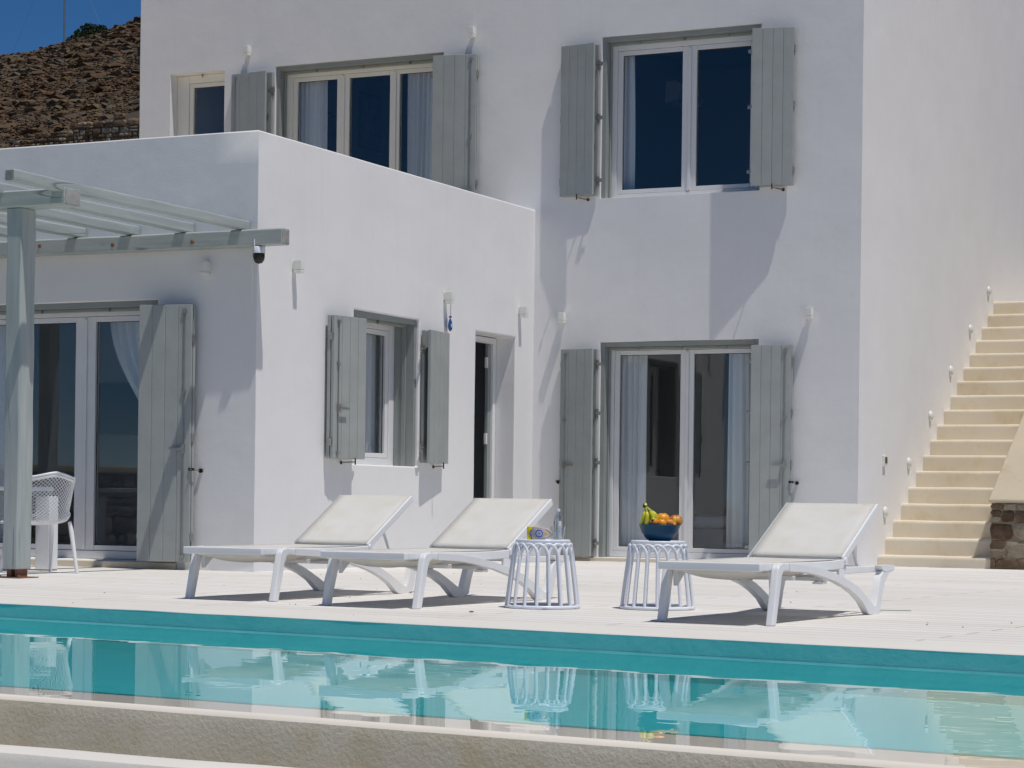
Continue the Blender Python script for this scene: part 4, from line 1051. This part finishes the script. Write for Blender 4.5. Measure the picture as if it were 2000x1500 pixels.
while cnt < 24000:
    y = 41+rs.random()**.8*90; lo = -.81*y-2; hi = -.68*y; x = rs.uniform(lo, hi-.0*y)
    r = rs.uniform(.05, .13)*(3.4 if rs.random() < .035 else 1)*(.7+y/170); sh = min(.99, max(.01, .45+.45*noise.noise(Vector((x*.12, y*.09, 3)))+rs.gauss(0, .17)))
    z = hz(x, y)
    p = Vector((x, y, z+r*.05))
    clump(b.bm, lay, p, r, sh, rs)
    if rs.random() < .5: clump(b.bm, lay, p+Vector((rs.uniform(-.6, .6)*r, rs.uniform(-.6, .6)*r, r*.3)), r*.6, sh, rs)
    cnt += 1
for i in range(5000):
    y = 41+rs.random()*88; x = rs.uniform(-.66*y, .35*y)
    clump(b.bm, lay, Vector((x, y, hz(x, y))), rs.uniform(.12, .4), min(.99, max(.01, rs.gauss(.45, .2))), rs)
tag(b.build('hill_scrub', M['scrub'], smooth=True), 'low dry brown scrub covering the hillside', 'scrub', kind='stuff')
# retaining wall on the slope
hw = MB(); top = lambda u: 9.58+.0-8.6+(1.0*min(1, u/1.2)*.2)+.175*u+.09*math.sin(u*5.1)+.06*math.sin(u*11)
stones(hw, 7, 3.3, .07, (-36.0, 45, 8.0), (1, 0, 0), (0, -1, 0), 33, (.10, .30), top=lambda u: 1.50+.20*u-.018*u*u+.06*math.sin(u*6)-(.5-u)*.6*(u < .5), gap=.008, wob=.05)
hwall = empty('hillside_wall', (-32, 45, 7), 0, 'rough dry stone wall stepping up the hillside behind the annex', 'stone wall')
o = hw.build('stones', M['stone'], hwall, smooth=True); o.location = (32, -45, -7)
b = MB()
b.prism([(-36.1, 5), (-29, 5), (-29, 10.45), (-30, 10.35), (-32, 10.1), (-34, 9.78), (-35.4, 9.45), (-36.1, 9.0)], 45.01, 45.6, 'Y'); o = b.build('core', M['mortar'], hwall); o.location = (32, -45, -7)
# ridge bush and pole
rs = random.Random(11); b = MB(); lay = b.bm.faces.layers.float.new('shade')
bx, by = -95.7, 128.5
for i in range(1500):
    a = rs.uniform(0, 2*math.pi); q_ = rs.random()**.5; x = bx+math.cos(a)*q_*1.75; y = by+math.sin(a)*q_*1.0; zz = hz(x, y)+rs.random()*1.15*math.sqrt(max(.05, 1-q_*q_))*(1+.1*math.sin(x*3))
    for k in range(3):
        d_ = Vector((rs.uniform(-1, 1), rs.uniform(-1, 1), rs.uniform(-.4, 1))).normalized()*.12; c0 = Vector((x, y, zz))
        e_ = d_.cross(Vector((rs.uniform(-1, 1), rs.uniform(-1, 1), rs.uniform(-1, 1)))).normalized()*.06
        b.bm.faces.new([b.bm.verts.new(c0+v) for v in (e_, d_, -e_, -d_*.6)])
bh = empty('ridge_bush', (bx, by, hz(bx, by)), 0, 'dark green rounded bush on the ridge against the sky', 'bush')
o = b.build('foliage', M['bush'], bh); o.location = (-bx, -by, -hz(bx, by))
b = MB(); b.tube([(0, 0, -.2), (.05, 0, .4), (.15, .1, .8)], [.08, .05, .03], 6); b.build('trunk', M['stem'], bh)
px_, py_ = -98.4, 129.5
pz = hz(px_, py_)
pl = empty('utility_pole', (px_, py_, pz), 0, 'thin grey mast with guy wires on the hill ridge', 'pole')
b = MB(); b.tube([(0, 0, -.5), (0, 0, 9)], [.075, .06], 8); b.build('mast', M['metal'], pl, smooth=True)
b = MB()
for e in ((-7, 2, -.9), (3.2, 1, .4)): b.tube([(0, 0, 8.6), (e[0]*.5, e[1]*.5, 4.1), e], .009, 4)
b.build('guy_wire', M['metal'], pl)

# ------------------------------------------------------------------ small things on the deck
b = MB(); b.box(-4.03, -3.80, 13.76, 13.80, -.01, .004, Matrix.Translation((-3.9, 13.78, 0)) @ Matrix.Rotation(R_(12), 4, 'Z') @ Matrix.Translation((3.9, -13.78, 0)))
tag(b.build('drain_slot', M['lining']), 'narrow grey drain slot in the deck behind the right lounger', 'drain')
b = MB(); rs = random.Random(5); lay = b.bm.faces.layers.float.new('shade')
for i in range(26):
    x = rs.uniform(-10, -2.5); y = rs.uniform(FAR(x)+.1, 18); clump(b.bm, lay, Vector((x, y, .004)), rs.uniform(.003, .007), .2, rs)
tag(b.build('deck_litter', M['stem']), 'tiny dark specks of dry litter scattered on the deck', 'litter', kind='stuff')
b = MB(); lay = b.bm.faces.layers.float.new('shade'); clump(b.bm, lay, Vector((-5.92, 11.79, .008)), .016, .2, rs)
tag(b.build('dry_leaf', M['rust']), 'crumpled brown dry leaf on the deck before the side tables', 'leaf')
